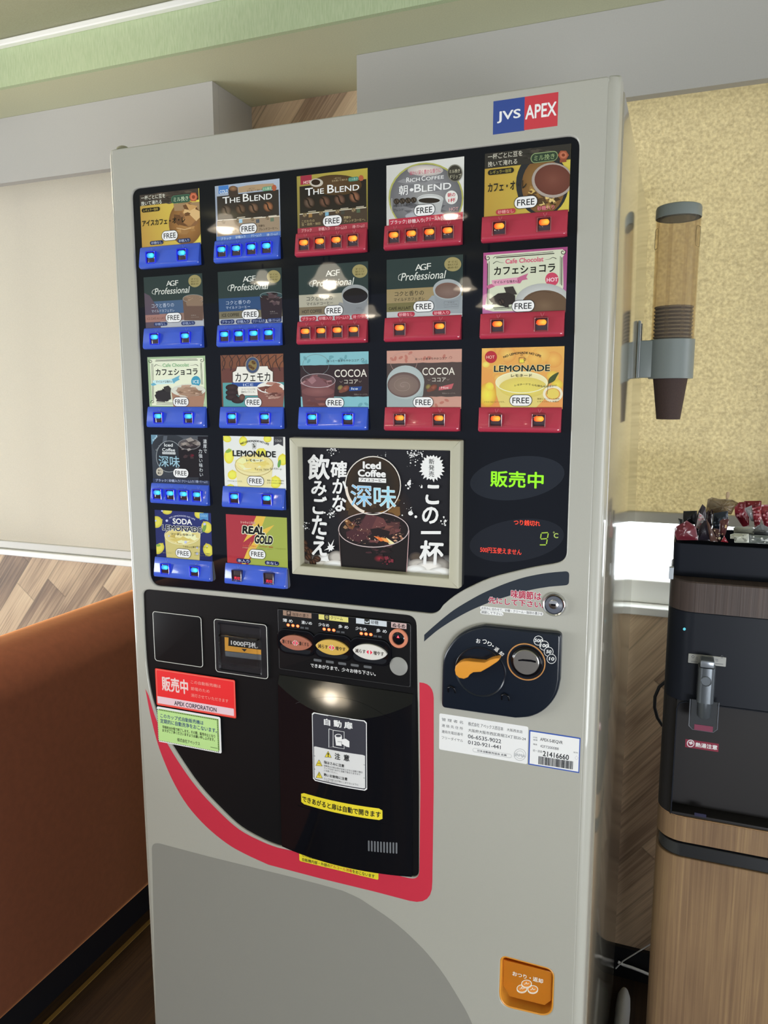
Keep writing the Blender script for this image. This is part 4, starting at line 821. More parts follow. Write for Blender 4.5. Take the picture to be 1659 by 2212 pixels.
CARDP = mat('card_black_edge', '111114', 0.3)
BLUE = mat('blue_button_bar', '3c5ccc', 0.16, coat=0.5); REDB = mat('red_button_bar', 'ac3348', 0.16, coat=0.5)
MARK_B = mat('pale_print_on_blue', '7088cc', 0.4); MARK_R = mat('pale_print_on_red', 'cc8088', 0.4)
BEZ_B = mat('lit_blue_bezel', '2430b0', 0.12, emis='1620d0', estr=0.55, coat=0.6); BEZ_R = mat('dark_red_bezel', '8a4048', 0.08, coat=0.8, spec=0.9)
BEZ_OFF = mat('dark_bezel', '33283c', 0.15, coat=0.6); FACE = mat('smoked_button_face', '3a2a30', 0.06, coat=0.8)
def bar(r, c, hot, n, off=False):
    x0, x1, z0, z1 = card_rect(r, c); x0 -= 0.0022; x1 -= 0.0006; h = 0.0322; zt = z0
    prof = [(0.0, 0.0), (0.0, -0.0015), (0.06, -0.0035), (0.3, -0.0055), (0.6, -0.0075), (0.8, -0.0088), (0.9, -0.0090), (0.96, -0.0078), (1.0, -0.0045), (1.0, 0.0)]
    mb = MB(); rs = []
    for xx, k in ((x0, 0.55), (x0+0.0007, 0.85), (x0+0.002, 1), (x1-0.004, 1), (x1-0.001, 0.9), (x1, 0.8)):
        rs.append([(xx, y*k, zt-t*h+(0.0006 if k < 1 and t > 0.9 else 0)) for t, y in prof])
    mb.rings(rs)
    def surf(t):
        for i in range(1, len(prof)-1):
            if prof[i][0] <= t <= prof[i+1][0]: q = (t-prof[i][0])/max(1e-6, prof[i+1][0]-prof[i][0]); return prof[i][1]+q*(prof[i+1][1]-prof[i][1])
        return -0.009
    us = (0.225, 0.745) if n == 2 else (0.148, 0.376, 0.607, 0.836); W = x1-x0
    hw = 0.0088 if n == 2 else 0.0086; t0, t1 = 0.25, 0.80
    for u in us:                                          # thin pointer lines from the printed option down to its button
        xc = x0+W*u
        for dx in (-0.0022, 0.0022):
            pts = [(xc+dx, 0.02), (xc+dx*0.1, t0-0.035)]; q = 0.00018
            mb.add([(pts[0][0]-q, surf(0.06)-0.00015, zt-0.06*h), (pts[0][0]+q, surf(0.06)-0.00015, zt-0.06*h), (pts[1][0]+q, surf(t0-0.04)-0.00025, zt-(t0-0.04)*h), (pts[1][0]-q, surf(t0-0.04)-0.00025, zt-(t0-0.04)*h)], [(0, 1, 2, 3)], 1)
    b = mb.make('selector_bar', [REDB if hot else BLUE, MARK_R if hot else MARK_B], vm, 40)
    for u in us:
        xc = x0+W*u; za, zb = zt-t0*h, zt-t1*h; yf = -0.0102; fr = MB()
        w = 0.0011
        ringo = rrect(xc-hw, xc+hw, zb, za, 0.0012, 3); ringi = rrect(xc-hw+w, xc+hw-w, zb+w, za-w, 0.0006, 3)
        m_ = len(ringo)
        fr.rings([[(x, -0.003, z) for x, z in ringo], [(x, yf, z) for x, z in ringo], [(x, yf-0.0003, z) for x, z in inset(ringo, 0.0004)], [(x, yf, z) for x, z in ringi], [(x, -0.0066, z) for x, z in ringi]], False, True, 0)
        fr.box(xc-hw+w+0.0002, xc+hw-w-0.0002, -0.0084, -0.0067, zb+w+0.0002, za-w-0.0002, 0.0004, 2, 1)
        fr.make('selector_button', [BEZ_OFF if off else (BEZ_R if hot else BEZ_B), FACE], b, 40)
        if not off:
            a = Art(-0.0105, gain=False); lw, lh = 0.0062, 0.0033; zc = za-0.0062; pts = rrect(xc-lw, xc+lw, zc-lh, zc+lh, lh, 8)
            cols = []
            for x, z in pts:
                t = (x-xc+lw)/(2*lw); e = abs(z-zc)/lh
                A_, B_ = ((1.0, 0.02, 0.0), (1.0, 0.33, 0.02)) if hot else ((0.0, 0.07, 1.0), (0.03, 0.60, 1.0))
                cols.append(tuple(p+(q-p)*t for p, q in zip(A_, B_)))
            mid = tuple(sum(cc[i] for cc in cols)/len(cols) for i in range(3)); hotc = (1.0, 0.42, 0.06) if hot else (0.10, 0.72, 1.0)
            n_ = len(pts); cx_ = xc+lw*0.35
            for i in range(n_): a._emit([(cx_, zc), pts[i], pts[(i+1) % n_]], [hotc, cols[i], cols[(i+1) % n_]])
            body = MB().prism(pts, -0.01045, -0.0085); base = len(a.v)
            for f in body.f: a.f.append(tuple(base+i for i in f)); a.c.append([mid]*len(f))
            a.v += body.v; a.make('button_lamp', LAMP, b)
        else:
            a = Art(-0.0086, gain=False); a.text('売切', xc-0.0052, xc+0.0052, zb+0.0022, zb+0.0072, (1.0, 0.04, 0.09), 0.0); a.make('sold_out_light', LAMP, b)
LAMP = attr_mat('lit_button_lamp', 0.3, glow=1.6)
SPEC = {(0, 0): (0, 2), (0, 1): (0, 4), (0, 2): (1, 4), (0, 3): (1, 4), (0, 4): (1, 2), (1, 0): (0, 2), (1, 1): (0, 4), (1, 2): (1, 4), (1, 3): (1, 2), (1, 4): (1, 2), (2, 0): (0, 2), (2, 1): (0, 2), (2, 2): (0, 2), (2, 3): (1, 2), (2, 4): (1, 2), (3, 0): (0, 4), (3, 1): (0, 2), (4, 0): (0, 2), (4, 1): (0, 2)}
for (r, c), a in CARDS.items():
    card = a.make('drink_card', PRINT, vm)
    CROP = (0, 0, 1); fx, fy = FREE[r, c]; X, Z = F(fx, fy)
    f = Art(min(-0.0003, a.y-0.0001)); f.poly(rrect(X-0.0148, X+0.0148, Z-0.0075, Z+0.0075, 0.0075, 8), '17181c'); f.poly(rrect(X-0.0141, X+0.0141, Z-0.0068, Z+0.0068, 0.0068, 8), 'd6d6d4'); f.text('FREE', X-0.0108, X+0.0108, Z-0.0036, Z+0.0036, '1b1b1e', 0.012)
    f.make('free_sticker', PAPER, card)
    bar(r, c, *SPEC[r, c], off=(r, c) == (4, 1))

# ------------------------------------------------------------------ advertising frame in the panel
CROP = (600, 920, 3.95)
yf = -0.014
x0, x1, z0, z1 = rectm(95, 100, 1552, 1262, yf); i0, i1, j0, j1 = rectm(168, 180, 1466, 1193, yf)
o_ = rrect(x0, x1, z0, z1, 0.0015, 3); i_ = rrect(i0, i1, j0, j1, 0.0008, 3); i2 = rrect(i0+0.0012, i1-0.0012, j0+0.0012, j1-0.0012, 0.0008, 3)
frame = MB().rings([[(x, 0.0003, z) for x, z in inset(o_, -0.0005)], [(x, yf+0.002, z) for x, z in o_], [(x, yf+0.0006, z) for x, z in inset(o_, 0.0006)], [(x, yf, z) for x, z in inset(o_, 0.002)], [(x, yf, z) for x, z in inset(i_, -0.0012)], [(x, yf+0.001, z) for x, z in i_], [(x, -0.0006, z) for x, z in i2]], True, True).make('poster_frame', FRAMEM, vm, 30)
a = Art(-0.0008, (i0+0.0012, i1-0.0012, j0+0.0012, j1-0.0012))
a.poly([(i0, j1), (i1, j1), (i1, j0), (i0, j0)], ['12121a', '14151c', '0e0d12', '0e0e13'])
a.E(820, 720, 330, 260, '4a341e', '281c14', '151218')
a.shards(820, 700, 270, 190, 34, ['4a3822', '5c4426', '2c2118', '3a2a1a', '6a4c28', '1c1614'], 41, 0.28)
for x, y in ((700, 770), (760, 745), (880, 735), (940, 770)): a.E(x, y, 60, 34, 'b48238', '6a4520', '2a1c14')
# steam and beans at the bottom
a.G([(180, 1110), (545, 1080), (545, 1260), (180, 1230)], ['2a2422', '3a3431', 'd2cfca', 'a39e98'])
for x, y, rx, ry, q, e in ((250, 1170, 90, 40, '6a625b', '4a4440'), (430, 1150, 120, 60, 'd8d5d0', '8a857f'), (500, 1120, 70, 56, 'a8a39d', '55504b'), (350, 1190, 110, 40, 'c9c5bf', '8f8a84'), (480, 1190, 100, 44, 'e8e6e3', 'b4b0aa')): a.E(x, y, rx, ry, q, q, e, n=28)
a.G([(1098, 1120), (1470, 1100), (1470, 1330), (1098, 1290)], ['1c191b', '2a2628', 'dcdad7', 'c4c1bd'])
for x, y, rx, ry, q, e in ((1180, 1120, 60, 46, '4a4038', '262124'), (1340, 1150, 90, 50, '5c5652', '3a3637'), (1200, 1180, 90, 46, 'a8a39d', '6a6562'), (1390, 1190, 80, 56, '8a8580', '5c5855'), (1290, 1200, 110, 46, 'd0cdc9', '8f8b87'), (1180, 1230, 90, 44, 'e6e4e1', 'b4b1ad'), (1380, 1250, 100, 44, 'e0dedb', 'aaa7a3'), (1280, 1265, 120, 36, 'f0efed', 'c9c6c3')): a.E(x, y, rx, ry, q, q, e, n=28)
for x, y, t in ((240, 1050, .4), (275, 1075, .9), (335, 1135, .2), (262, 1120, .7), (300, 1165, .9), (225, 1000, .5)): a.bean(x, y, 34, 28, t, '4a3022', '1c120d', '5c3c2a')
# glass of iced coffee
a.G([(520, 880), (1125, 885), (1110, 1180), (1095, 1290), (545, 1240), (535, 1100)], '120d0f')
a.E(820, 885, 300, 152, '1a1113', '241618', '140e10')
a.shards(820, 885, 260, 120, 46, ['3c2226', '2a181b', '52302e', '1c1214', '5e3636', '462a2a', '6a4038'], 42, 0.24)
a.G([(690, 880), (760, 745), (850, 770), (800, 880)], '4a2a2e'); a.G([(800, 880), (850, 770), (905, 790), (940, 850), (830, 880)], '5a3434'); a.G([(585, 905), (620, 890), (760, 905), (770, 960), (690, 990), (590, 960)], '3e2026'); a.G([(790, 880), (860, 868), (960, 900), (940, 950), (810, 930)], '1c1113'); a.G([(565, 800), (600, 795), (660, 850), (640, 885), (590, 850)], '6a4428')
a.G([(925, 950), (985, 990), (1005, 1005), (950, 1010)], 'f0c898'); a.G([(820, 940), (860, 945), (930, 975), (880, 985)], 'c8642c'); a.G([(880, 950), (930, 960), (960, 1000), (910, 985)], 'e08a48'); a.shards(1020, 950, 70, 40, 12, ['8a5c48', 'b08468', '3a2020', 'c49878'], 43, 0.2); a.shards(600, 840, 50, 40, 10, ['8a6a4c', '3c2418', 'b89468'], 44, 0.25)
a.shards(860, 1050, 150, 60, 14, ['2a1a1d', '1a1012', '382024'], 45, 0.2); a.E(870, 1130, 48, 30, '8a2030', '5a1820', '1c1012'); a.shards(930, 1150, 60, 50, 12, ['4a1820', '2c1418', '6a2430'], 46, 0.3)
a.ring(820, 885, 302, 152, 7, 'b8a8a8'); a.L([(524, 900), (535, 1100), (548, 1240)], 5, '6a5a58'); a.L([(1122, 890), (1110, 1100), (1098, 1285)], 6, 'b09090')
rd = random.Random(77)
for i in range(46):
    t, q = rd.random()*6.28, math.sqrt(rd.random()); x, y = 820+265*q*math.cos(t), 885+125*q*math.sin(t); t2 = rd.random()*3.14
    ln = 12+rd.random()*34; a.L([(x, y), (x+ln*math.cos(t2), y+ln*0.6*math.sin(t2))], 2.2, rd.choice(['8a5f58', '6a4444', 'a87c68', '7a5050', 'c09a80']), True)
a.dots(600, 800, 1060, 990, 26, 4, 'd8b8a0', 78)
# circle logo
a.E(815, 505, 224, 236, '141418', '1a1714', '2c2014'); a.shards(815, 620, 170, 90, 12, ['3a2c1c', '2c2118', '4a3820'], 47, 0.3); a.ring(815, 508, 240, 252, 9, 'c4beb6'); a.ring(815, 508, 236, 246, 20, 'cfc4b8', a0=1.9, a1=3.1)
a.T('Iced', 733, 305, 880, 362, 'f0f0ee', 0.045); a.T('Coffee', 690, 372, 922, 428, 'f0f0ee', 0.045); a.R(695, 440, 928, 476, 'e8e8e6'); a.T('アイスコーヒー', 708, 446, 918, 470, '18181a', 0.02)
for i, (ch, x0_, x1_) in enumerate((('深', 628, 805), ('味', 825, 1010))): a.T(ch, x0_, 500+i*12, x1_, 680+i*12, ['7fb0d8', '8fc0e0'][i], 0.006, o='e4eef4', ow=0.012)
# hand-brushed slogan
W_ = 'f2f2ef'
for ch, xa, ya, xb, yb, rt in (('飲', 255, 245, 438, 450, 0.05), ('み', 290, 470, 415, 588, 0), ('ご', 300, 600, 412, 745, 0), ('た', 292, 762, 415, 920, 0), ('え', 295, 935, 418, 1095, 0), ('確', 452, 300, 588, 435, 0.05), ('か', 470, 452, 585, 572, 0), ('な', 468, 590, 580, 722, 0), ('こ', 1265, 505, 1375, 660, 0), ('の', 1235, 690, 1365, 825, 0), ('一', 1225, 890, 1395, 916, 0.06), ('杯', 1212, 975, 1405, 1170, 0.03)):
    a.T(ch, xa, ya, xb, yb, W_, 0.0 if ch == '一' else 0.03, sh=0.08, rot=rt)
rd = random.Random(5); pts = []
for i in range(44): q = 1.0 if i % 2 else (1.12+rd.random()*0.25); pts.append((1320+86*q*math.cos(2*PI*i/44), 355+94*q*math.sin(2*PI*i/44)))
a.G(pts, 'efefec'); a.TV('新発売', 1293, 278, 1340, 432, '1a1a1c', 0.01)
for (cx, cy, n, sp, r, sd) in ((1165, 240, 90, 80, 7, 1), (470, 205, 40, 42, 6, 2), (470, 740, 34, 34, 7, 3), (240, 855, 26, 36, 6, 4), (1425, 815, 26, 36, 7, 5), (1125, 490, 9, 46, 10, 6), (1135, 710, 10, 60, 12, 7), (1230, 505, 5, 22, 8, 8), (900, 240, 8, 50, 4, 9)):
    rd = random.Random(sd)
    for i in range(n): q = r*(0.2+rd.random()**2); a.E(cx+rd.gauss(0, sp*0.5), cy+rd.gauss(0, sp*0.5), q, q, 'e6e6e2', n=6)
a.E(1128, 490, 17, 18, 'efefec', n=12); a.E(1140, 742, 20, 20, 'efefec', n=12); a.E(1185, 772, 12, 12, 'efefec', n=10); a.G([(440+math.cos(2*PI*i/16)*(q if i % 2 else 20)+20, 1035+math.sin(2*PI*i/16)*(q if i % 2 else 20)) for i, q in enumerate((60, 34, 50, 30, 60, 40, 44, 62, 50, 30, 40, 55, 90, 78, 52, 40))], 'efefec')
a.make('poster', PAPER, frame)

# ------------------------------------------------------------------ lit status window
CROP = (1000, 740, 4.425)
a = Art(PY-0.0002); a.E(520, 1296, 455, 205, '1a1e26', tilt=-0.14, n=48); a.E(515, 1890, 455, 200, '151820', tilt=-0.14, n=48); a.make('status_window', PRINT, vm)
def glow(name, fn):
    a = Art(PY-0.0006, gain=False); fn(a); return a.make(name, GLOW, vm)
glow('on_sale_light', lambda a: a.T('販売中', 266, 1226, 768, 1375, '9dff1e', 0.022))
glow('no_change_light', lambda a: a.T('つり銭切れ', 488, 1692, 738, 1742, 'ff4a30', 0.03))
glow('coin_refused_light', lambda a: a.T('500円玉使えません', 166, 1950, 560, 2004, 'ff4a38', 0.02))
def temp(a):
    q = 'a8cc40'
    for p in ([(752, 1820), (812, 1816)], [(748, 1828), (742, 1872)], [(816, 1824), (808, 1868)], [(745, 1878), (802, 1874)], [(806, 1882), (798, 1926)], [(735, 1934), (792, 1934)]): a.L(p, 10, q)
    a.ring(869, 1815, 8, 8, 4, 'a4b860'); a.T('C', 870, 1822, 910, 1866, 'a8c060', 0.03)
glow('temperature_light', temp)

# ------------------------------------------------------------------ note reader, blank plate, notices on the lower panel
CROP = (300, 1260, 5.184)
def rim(name, r, rad, y, th, mt, parent, fill=None):
    x0, x1, z0, z1 = r; o = rrect(x0, x1, z0, z1, rad, 6); mb = MB().tube([(x, y, z) for x, z in o], th, 8, closed=True)
    return mb.make(name, mt, parent, 60)
r = rectm(160, 312, 708, 856)
bp = MB().prism(rrect(*r, 0.005, 6), -0.0012, 0.001, 0.0008).make('blank_plate', LOWM, vm, 40); rim('plate_rim', r, 0.005, -0.0012, 0.0006, SILVER, bp)
r = rectm(856, 392, 1448, 975)
NOTE = mat('dark_recess_plastic', '202024', 0.3)
x0, x1, z0, z1 = r
o_ = rrect(x0, x1, z0, z1, 0.005, 6); i_ = rrect(x0+0.006, x1-0.010, z0+0.004, z1-0.004, 0.004, 6); ib = rrect(x0+0.008, x1-0.014, z0+0.005, z1-0.008, 0.003, 6)
bill = MB().rings([[(x, 0.0002, z) for x, z in o_], [(x, -0.003, z) for x, z in o_], [(x, -0.004, z) for x, z in inset(o_, 0.001)], [(x, -0.004, z) for x, z in i_], [(x, -0.0008, z) for x, z in ib]], True, True).make('note_reader', NOTE, vm, 30)
rim('reader_rim', r, 0.005, -0.0035, 0.0006, SILVER, bill)
a = Art(-0.0030); a.G([(960, 595), (1368, 640), (1372, 800), (965, 755)], 'c08a34'); a.G([(1005, 602), (1368, 640), (1368, 745), (1002, 700)], '1d1d1f'); a.T('1000円札', 1032, 632, 1328, 690, 'f0f0ee', 0.03)
a.G([(1148, 732), (1212, 738), (1182, 766)], '1d1d1f'); a.G([(965, 760), (1372, 802), (1372, 862), (970, 815)], '565a60'); a.make('note_label', PAPER, bill)
CLEAR = mat('clear_plastic', 'e8eef0', 0.05, trans=1.0, ior=1.12)
x0, x1, z0, z1 = rectm(925, 548, 1372, 900)
mb = MB(); zl = z0; xa, xb = x0+0.002, x1-0.001
mb.box(xa, xb, -0.0115, -0.0105, zl+0.006, z1, 0.0004, 2); mb.box(xa, xb, -0.0145, -0.0045, zl+0.004, zl+0.0055, 0.0005, 2); mb.box(xa, xa+0.001, -0.0104, -0.0044, zl+0.006, z1, 0.0003, 2); mb.box(xb-0.001, xb, -0.0104, -0.0044, zl+0.006, z1, 0.0003, 2); mb.box(xa, xb, -0.0104, -0.0044, z1-0.0035, z1-0.001, 0.0004, 2)
mb.make('clear_note_guide', CLEAR, bill)
def sticker(name, y=FD-0.0003): return Art(y)
a = sticker('on_sale_notice'); a.R(180, 950, 1078, 1358, 'e0382f', 0.0025); a.R(190, 962, 1070, 1348, 'f2665a', 0.002); a.R(196, 970, 1064, 1342, 'e8282a', 0.002); a.R(206, 1262, 1060, 1340, 'e6b4bc', 0.001)
a.T('販売中', 256, 1042, 546, 1195, 'f2b6b4', 0.03); a.T('この自動販売機は', 580, 1084, 915, 1122, 'f0847c', 0.01); a.T('節電のため', 582, 1158, 790, 1196, 'f0847c', 0.01); a.T('消灯させていただきます', 584, 1232, 1000, 1270, 'f0847c', 0.01); a.T('APEX CORPORATION', 396, 1316, 866, 1362, '2c2a34', 0.02)
a.make('on_sale_notice', PAPER, vm)
a = sticker(''); a.R(200, 1376, 915, 1768, 'e6e8dc', 0.003); a.R(222, 1404, 895, 1745, '8fae6a', 0.001)
x0, x1, z0, z1 = rectm(222, 1404, 895, 1745)
for i in range(34):
    for zz in (z0, z1): a.poly([(x0+(x1-x0)*i/33+0.0011*math.cos(q*PI/3), zz+0.0009*math.sin(q*PI/3)) for q in range(6)], '23361f')
for i in range(18):
    for xx in (x0, x1): a.poly([(xx+0.0009*math.cos(q*PI/3), z0+(z1-z0)*i/17+0.0011*math.sin(q*PI/3)) for q in range(6)], '23361f')
a.poly([(x0+0.0004, z1-0.0004), (x1-0.0004, z1-0.0004), (x1-0.0004, z0+0.0004), (x0+0.0004, z0+0.0004)], 'aacb84')
a.T('このカップ式自動販売機は', 242, 1455, 722, 1500, '22406a', 0.02); a.T('定期的に自動洗浄をおこないます。', 242, 1512, 872, 1560, '22406a', 0.02); a.T('早朝約20分程で終了します。その間、販売中止となり', 266, 1588, 852, 1622, '26301f', 0.02); a.T('ますがご了承くださいますようお願い申し上げます。', 266, 1626, 848, 1660, '26301f', 0.02); a.T('株式会社アペックス', 432, 1728, 684, 1768, '2c3a2a', 0.015); a.R(805, 1828, 885, 1836, '6a8a52')
a.make('cleaning_notice', PAPER, vm)

# ------------------------------------------------------------------ taste control panel
CROP = (600, 1310, 5.53)
x0, x1, z0, z1 = rectm(8, 22, 1598, 738)
ctl = MB().prism(rrect(x0, x1, z0, z1, (0.001, 0.006, 0.001, 0.001), 6), -0.0030, 0.001, 0.0008).make('taste_control_panel', LOWM, vm, 30)
rim('panel_rim', (x0+0.0008, x1-0.0008, z0+0.0008, z1-0.0008), 0.003, -0.0028, 0.00035, mat('grey_edge', '4a4a4c', 0.3), ctl)
cy = -0.0031; a = Art(cy)
a.R(62, 45, 402, 105, '8a7060'); a.R(105, 52, 158, 108, '3a2c26'); a.bean(130, 78, 22, 18, -0.6, 'a08878', '3a2c26'); a.T('珈琲の濃さ', 172, 72, 368, 112, '3a2c26', 0.01)
a.R(488, 92, 842, 152, 'c4bc6c'); a.R(556, 96, 615, 158, '22221e'); a.R(572, 110, 602, 142, 'c4bc6c'); a.R(580, 116, 596, 136, '22221e'); a.T('クリーム', 632, 112, 776, 152, '2c2a1c', 0.01)
a.R(935, 138, 1302, 202, 'b4bac0'); a.R(1035, 146, 1098, 208, '22221e'); a.E(1066, 182, 26, 14, 'b4bac0'); a.E(1066, 176, 18, 8, '22221e'); a.T('砂糖', 1115, 164, 1202, 208, '26282c', 0.01)
a.R(1355, 185, 1538, 250, 'b49a98'); a.T('ぬるめ', 1372, 198, 1522, 244, '221c1c', 0.03)
for t, xx, yy, xb, yb in (('薄 め', 60, 142, 178, 182), ('濃いめ', 282, 168, 408, 208), ('少なめ', 486, 192, 614, 232), ('多 め', 724, 216, 844, 256), ('少なめ', 930, 238, 1060, 278), ('多 め', 1178, 264, 1302, 306)): a.T(t, xx, yy, xb, yb, 'c4c6c8', 0.015)
a.make('control_legend', PAPER, ctl); a = Art(cy)
a.T('できあがりまで、少々お待ち下さい。', 392, 678, 1168, 724, 'dcdcda', 0.015)
for i, x in enumerate((428, 574, 722, 872, 1026)): a.R(x, 622+i*20, x+95, 652+i*20, '55575a', 0.0012)
a.make('wait_legend', PAPER, ctl); a = Art(cy)
for bx, by in ((102, 205), (532, 254), (975, 306)):
    for k in (3, 4): a.R(bx+k*56, by+k*6.5+16, bx+k*56+42, by+k*6.5+38, '45474a')
a.make('unlit_level_marks', PAPER, ctl)
for bx, by in ((102, 205), (532, 254), (975, 306)):
    for k in range(3):
        CX_, CZ_ = F(bx+k*57+24, by+k*6.5+16, cy); a = Art(cy-0.0004, gain=False); pts = [(CX_+0.0028*math.cos(t), CZ_+0.0024*math.sin(t)) for t in [2*PI*i/16 for i in range(16)]]
        for i in range(16): a._emit([(CX_, CZ_), pts[i], pts[(i+1) % 16]], [(1.0, 0.62, 0.25)]+[(1.0, 0.13, 0.02)]*2)
        a.make('level_lamp', LAMP, ctl)
KN = {'b': 'a86a56', 'y': 'd0aa54', 'w': 'd8d4ce'}
for i, (cx, cyy, col, t1, t2) in enumerate(((228, 425, 'b', '薄くする', '濃くする'), (660, 480, 'y', '減らす', '増やす'), (1110, 535, 'w', '減らす', '増やす'))):
    x, z = F(cx, cyy, cy); W, H = 0.0338, 0.0205
    out = rrect(x-W, x+W, z-H, z+H, 0.016, 8)
    kb = MB().rings([[(p, cy+0.001, q) for p, q in out], [(p, cy-0.0025, q) for p, q in inset(out, 0.001)], [(p, cy-0.003, q) for p, q in inset(out, 0.003)], [(p, cy-0.0015, q) for p, q in inset(out, 0.007)]], True, True).make('rocker_bezel', BLACKG, ctl, 60)
    ell = [(x+0.0268*math.copysign(abs(math.cos(t))**1.0, math.cos(t)), z+0.0118*math.copysign(abs(math.sin(t))**1.3, math.sin(t))) for t in [2*PI*k/48 for k in range(48)]]
    kc = mat('rocker_'+{'b': 'brown', 'y': 'yellow', 'w': 'white'}[col], KN[col], 0.25, coat=0.3)
    MB().prism(ell, cy-0.0048, cy-0.0005, 0.0012).make('rocker_button', kc, ctl, 50)
    a = Art(cy-0.0049); a.text(t1, x-0.0225, x-0.0062, z-0.0030, z+0.0030, '2c1c18', 0.02); a.text(t2, x+0.0062, x+0.0225, z-0.0030, z+0.0030, '2c1c18', 0.02)
    for sg in (-1, 1): a.poly([(x+sg*0.0008, z+0.0046), (x+sg*0.0056, z), (x+sg*0.0008, z-0.0046)], 'f0f0f0'); a.poly([(x+sg*0.0012, z+0.0036), (x+sg*0.0050, z), (x+sg*0.0012, z-0.0036)], 'd83048')
    a.make('rocker_legend', PAPER, ctl)
x, z = F(1445, 378, cy); PINK = mat('pink_ring', 'd08468', 0.3)
mb = MB().lathe([(0.0143, -0.001), (0.0143, 0.002), (0.0132, 0.003), (0.0098, 0.003), (0.0092, 0.0012), (0.0092, -0.001)], (x, cy, z), 36, axis='y'); mb.make('warm_button_ring', PINK, ctl, 40)
MB().lathe([(0.009, 0), (0.009, 0.0015), (0.0075, 0.0022), (0.0001, 0.0025)], (x, cy, z), 30, axis='y').make('warm_button', BLACKG, ctl, 50)
a = Art(cy-0.0028, gain=False); a.poly([(x-0.0022, z+0.0010), (x+0.0022, z+0.0010), (x, z+0.0052)], (1.0, 0.03, 0.08)); a.poly([(x-0.0010, z+0.0017), (x+0.0010, z+0.0017), (x, z+0.0038)], (1.0, 0.35, 0.35)); a.make('warm_button_lamp', LAMP, ctl)
x, z = F(1445, 714, cy); MB().lathe([(0.0138, -0.001), (0.0138, 0.0006), (0.0132, 0.001), (0.0001, 0.001)], (x, cy, z), 36, axis='y').make('grey_disc', mat('grey_sensor_disc', '92928e', 0.4), ctl, 40)

# ------------------------------------------------------------------ serving hatch
CROP = (0, 0, 1)
x0, x1, z0, z1 = rectm(599, 1461, 889, 1829, -0.008)
xc, hw = (x0+x1)/2, (x1-x0)/2
def bow(x): return -(0.007+0.014*(1-((x-xc)/hw)**2))
def crease(x): return z1-(-bow(x)-0.0015)*2.3
def ysurf(x, z): return bow(x) if z <= crease(x) else -0.0015-(z1-z)/2.3
def hatch(name, xa, xb, zfun, zbot, off, mt, parent, n=48, back=0.0003):
    mb = MB(); cols = []
    for i in range(n+1):
        x = xa+(xb-xa)*i/n; zt = zfun(x); zc = min(zt, crease(x)); c_ = [(x, back, zt)] if back is not None else []
        c_ += [(x, ysurf(x, zt)-off, zt), (x, ysurf(x, (zt+zc)/2)-off, (zt+zc)/2), (x, bow(x)-off, zc), (x, bow(x)-off, zc-0.0004), (x, bow(x)-off, zbot+0.004), (x, bow(x)-off+0.001, zbot+0.001), (x, bow(x)+0.004, zbot)]
        if back is not None: c_.append((x, back, zbot))
        cols.append(c_)
    mb.rings(cols, True, True); return mb.make(name, mt, parent, 14)
srv = hatch('serving_hatch', x0, x1, lambda x: z1, z0, 0.0, BLACKG, vm)
hx0, _, _, _ = rectm(634, 1500, 838, 1745, -0.02); _, hx1, dz0, _ = rectm(634, 1500, 840, 1746, -0.02)
hatch('hatch_door', hx0, hx1, lambda x: z1-0.018-0.018*((x-(hx0+hx1)/2)/((hx1-hx0)/2))**2, dz0, 0.0006, BLACKG, srv, back=0.0)
CROP = (580, 1500, 4.366); FY = -0.021
def wrap(a, off=0.0010):
    a.v = [(x, ysurf(x, z)-off+(y-a.Y0)*1.0, z) for x, y, z in a.v]; return a
def RS(a, xl, yt, xr, yb, col, r=0.0015, N=26):
    xa, xb, za, zb = rectm(xl, yt, xr, yb, a.Y0); a.up(); c = a.k(col)
    for i in range(N):
        pa, pb = xa+(xb-xa)*i/N, xa+(xb-xa)*(i+1)/N
        def cut(x): d = min(x-xa, xb-x); return r-math.sqrt(max(0, r*r-(r-d)**2)) if d < r else 0
        a._emit([(pa, za+cut(pa)), (pb, za+cut(pb)), (pb, zb-cut(pb)), (pa, zb-cut(pa))], [c]*4)
a = Art(FY); RS(a, 405, 168, 925, 812, 'e4e4e4', 0.003); RS(a, 412, 178, 918, 804, '32323a', 0.003); RS(a, 425, 490, 908, 797, 'c4c4c4', 0.001)
a.T('自', 525, 225, 582, 285, 'ececec', 0.03); a.T('動', 618, 238, 690, 300, 'ececec', 0.03); a.T('扉', 716, 252, 792, 316, 'ececec', 0.03)
for p in ([(572, 322), (612, 335), (612, 492), (572, 498), (572, 322)], [(612, 335), (716, 350), (716, 512), (612, 492)]): a.L(p, 5, 'e8e8e8')
a.E(660, 390, 34, 20, 'e8e8e8'); a.G([(628, 390), (696, 396), (692, 484), (640, 478)], 'e8e8e8'); a.E(662, 388, 26, 12, '3a3a42'); a.G([(655, 440), (700, 420), (730, 415), (765, 440), (765, 498), (735, 490), (705, 470), (665, 465)], 'e8e8e8'); a.L([(655, 442), (695, 445), (690, 465), (700, 468)], 4, '3a3a42')
def warn(a, x, y, s_):
    a.G([(x, y-s_), (x+s_*1.0, y+s_*0.85), (x-s_*1.0, y+s_*0.75)], '2c2a20'); a.G([(x, y-s_*0.8), (x+s_*0.84, y+s_*0.74), (x-s_*0.84, y+s_*0.66)], 'd8be3c')
warn(a, 564, 565, 34); a.T('!', 560, 550, 570, 585, '2c2a20', 0.03); a.T('注', 628, 548, 678, 606, '2a2a2c', 0.03); a.T('意', 712, 562, 764, 620, '2a2a2c', 0.03)
for y in (580, 704): a.G([(425, y), (908, y+86), (908, y+89), (425, y+4)], '2a2a2c')
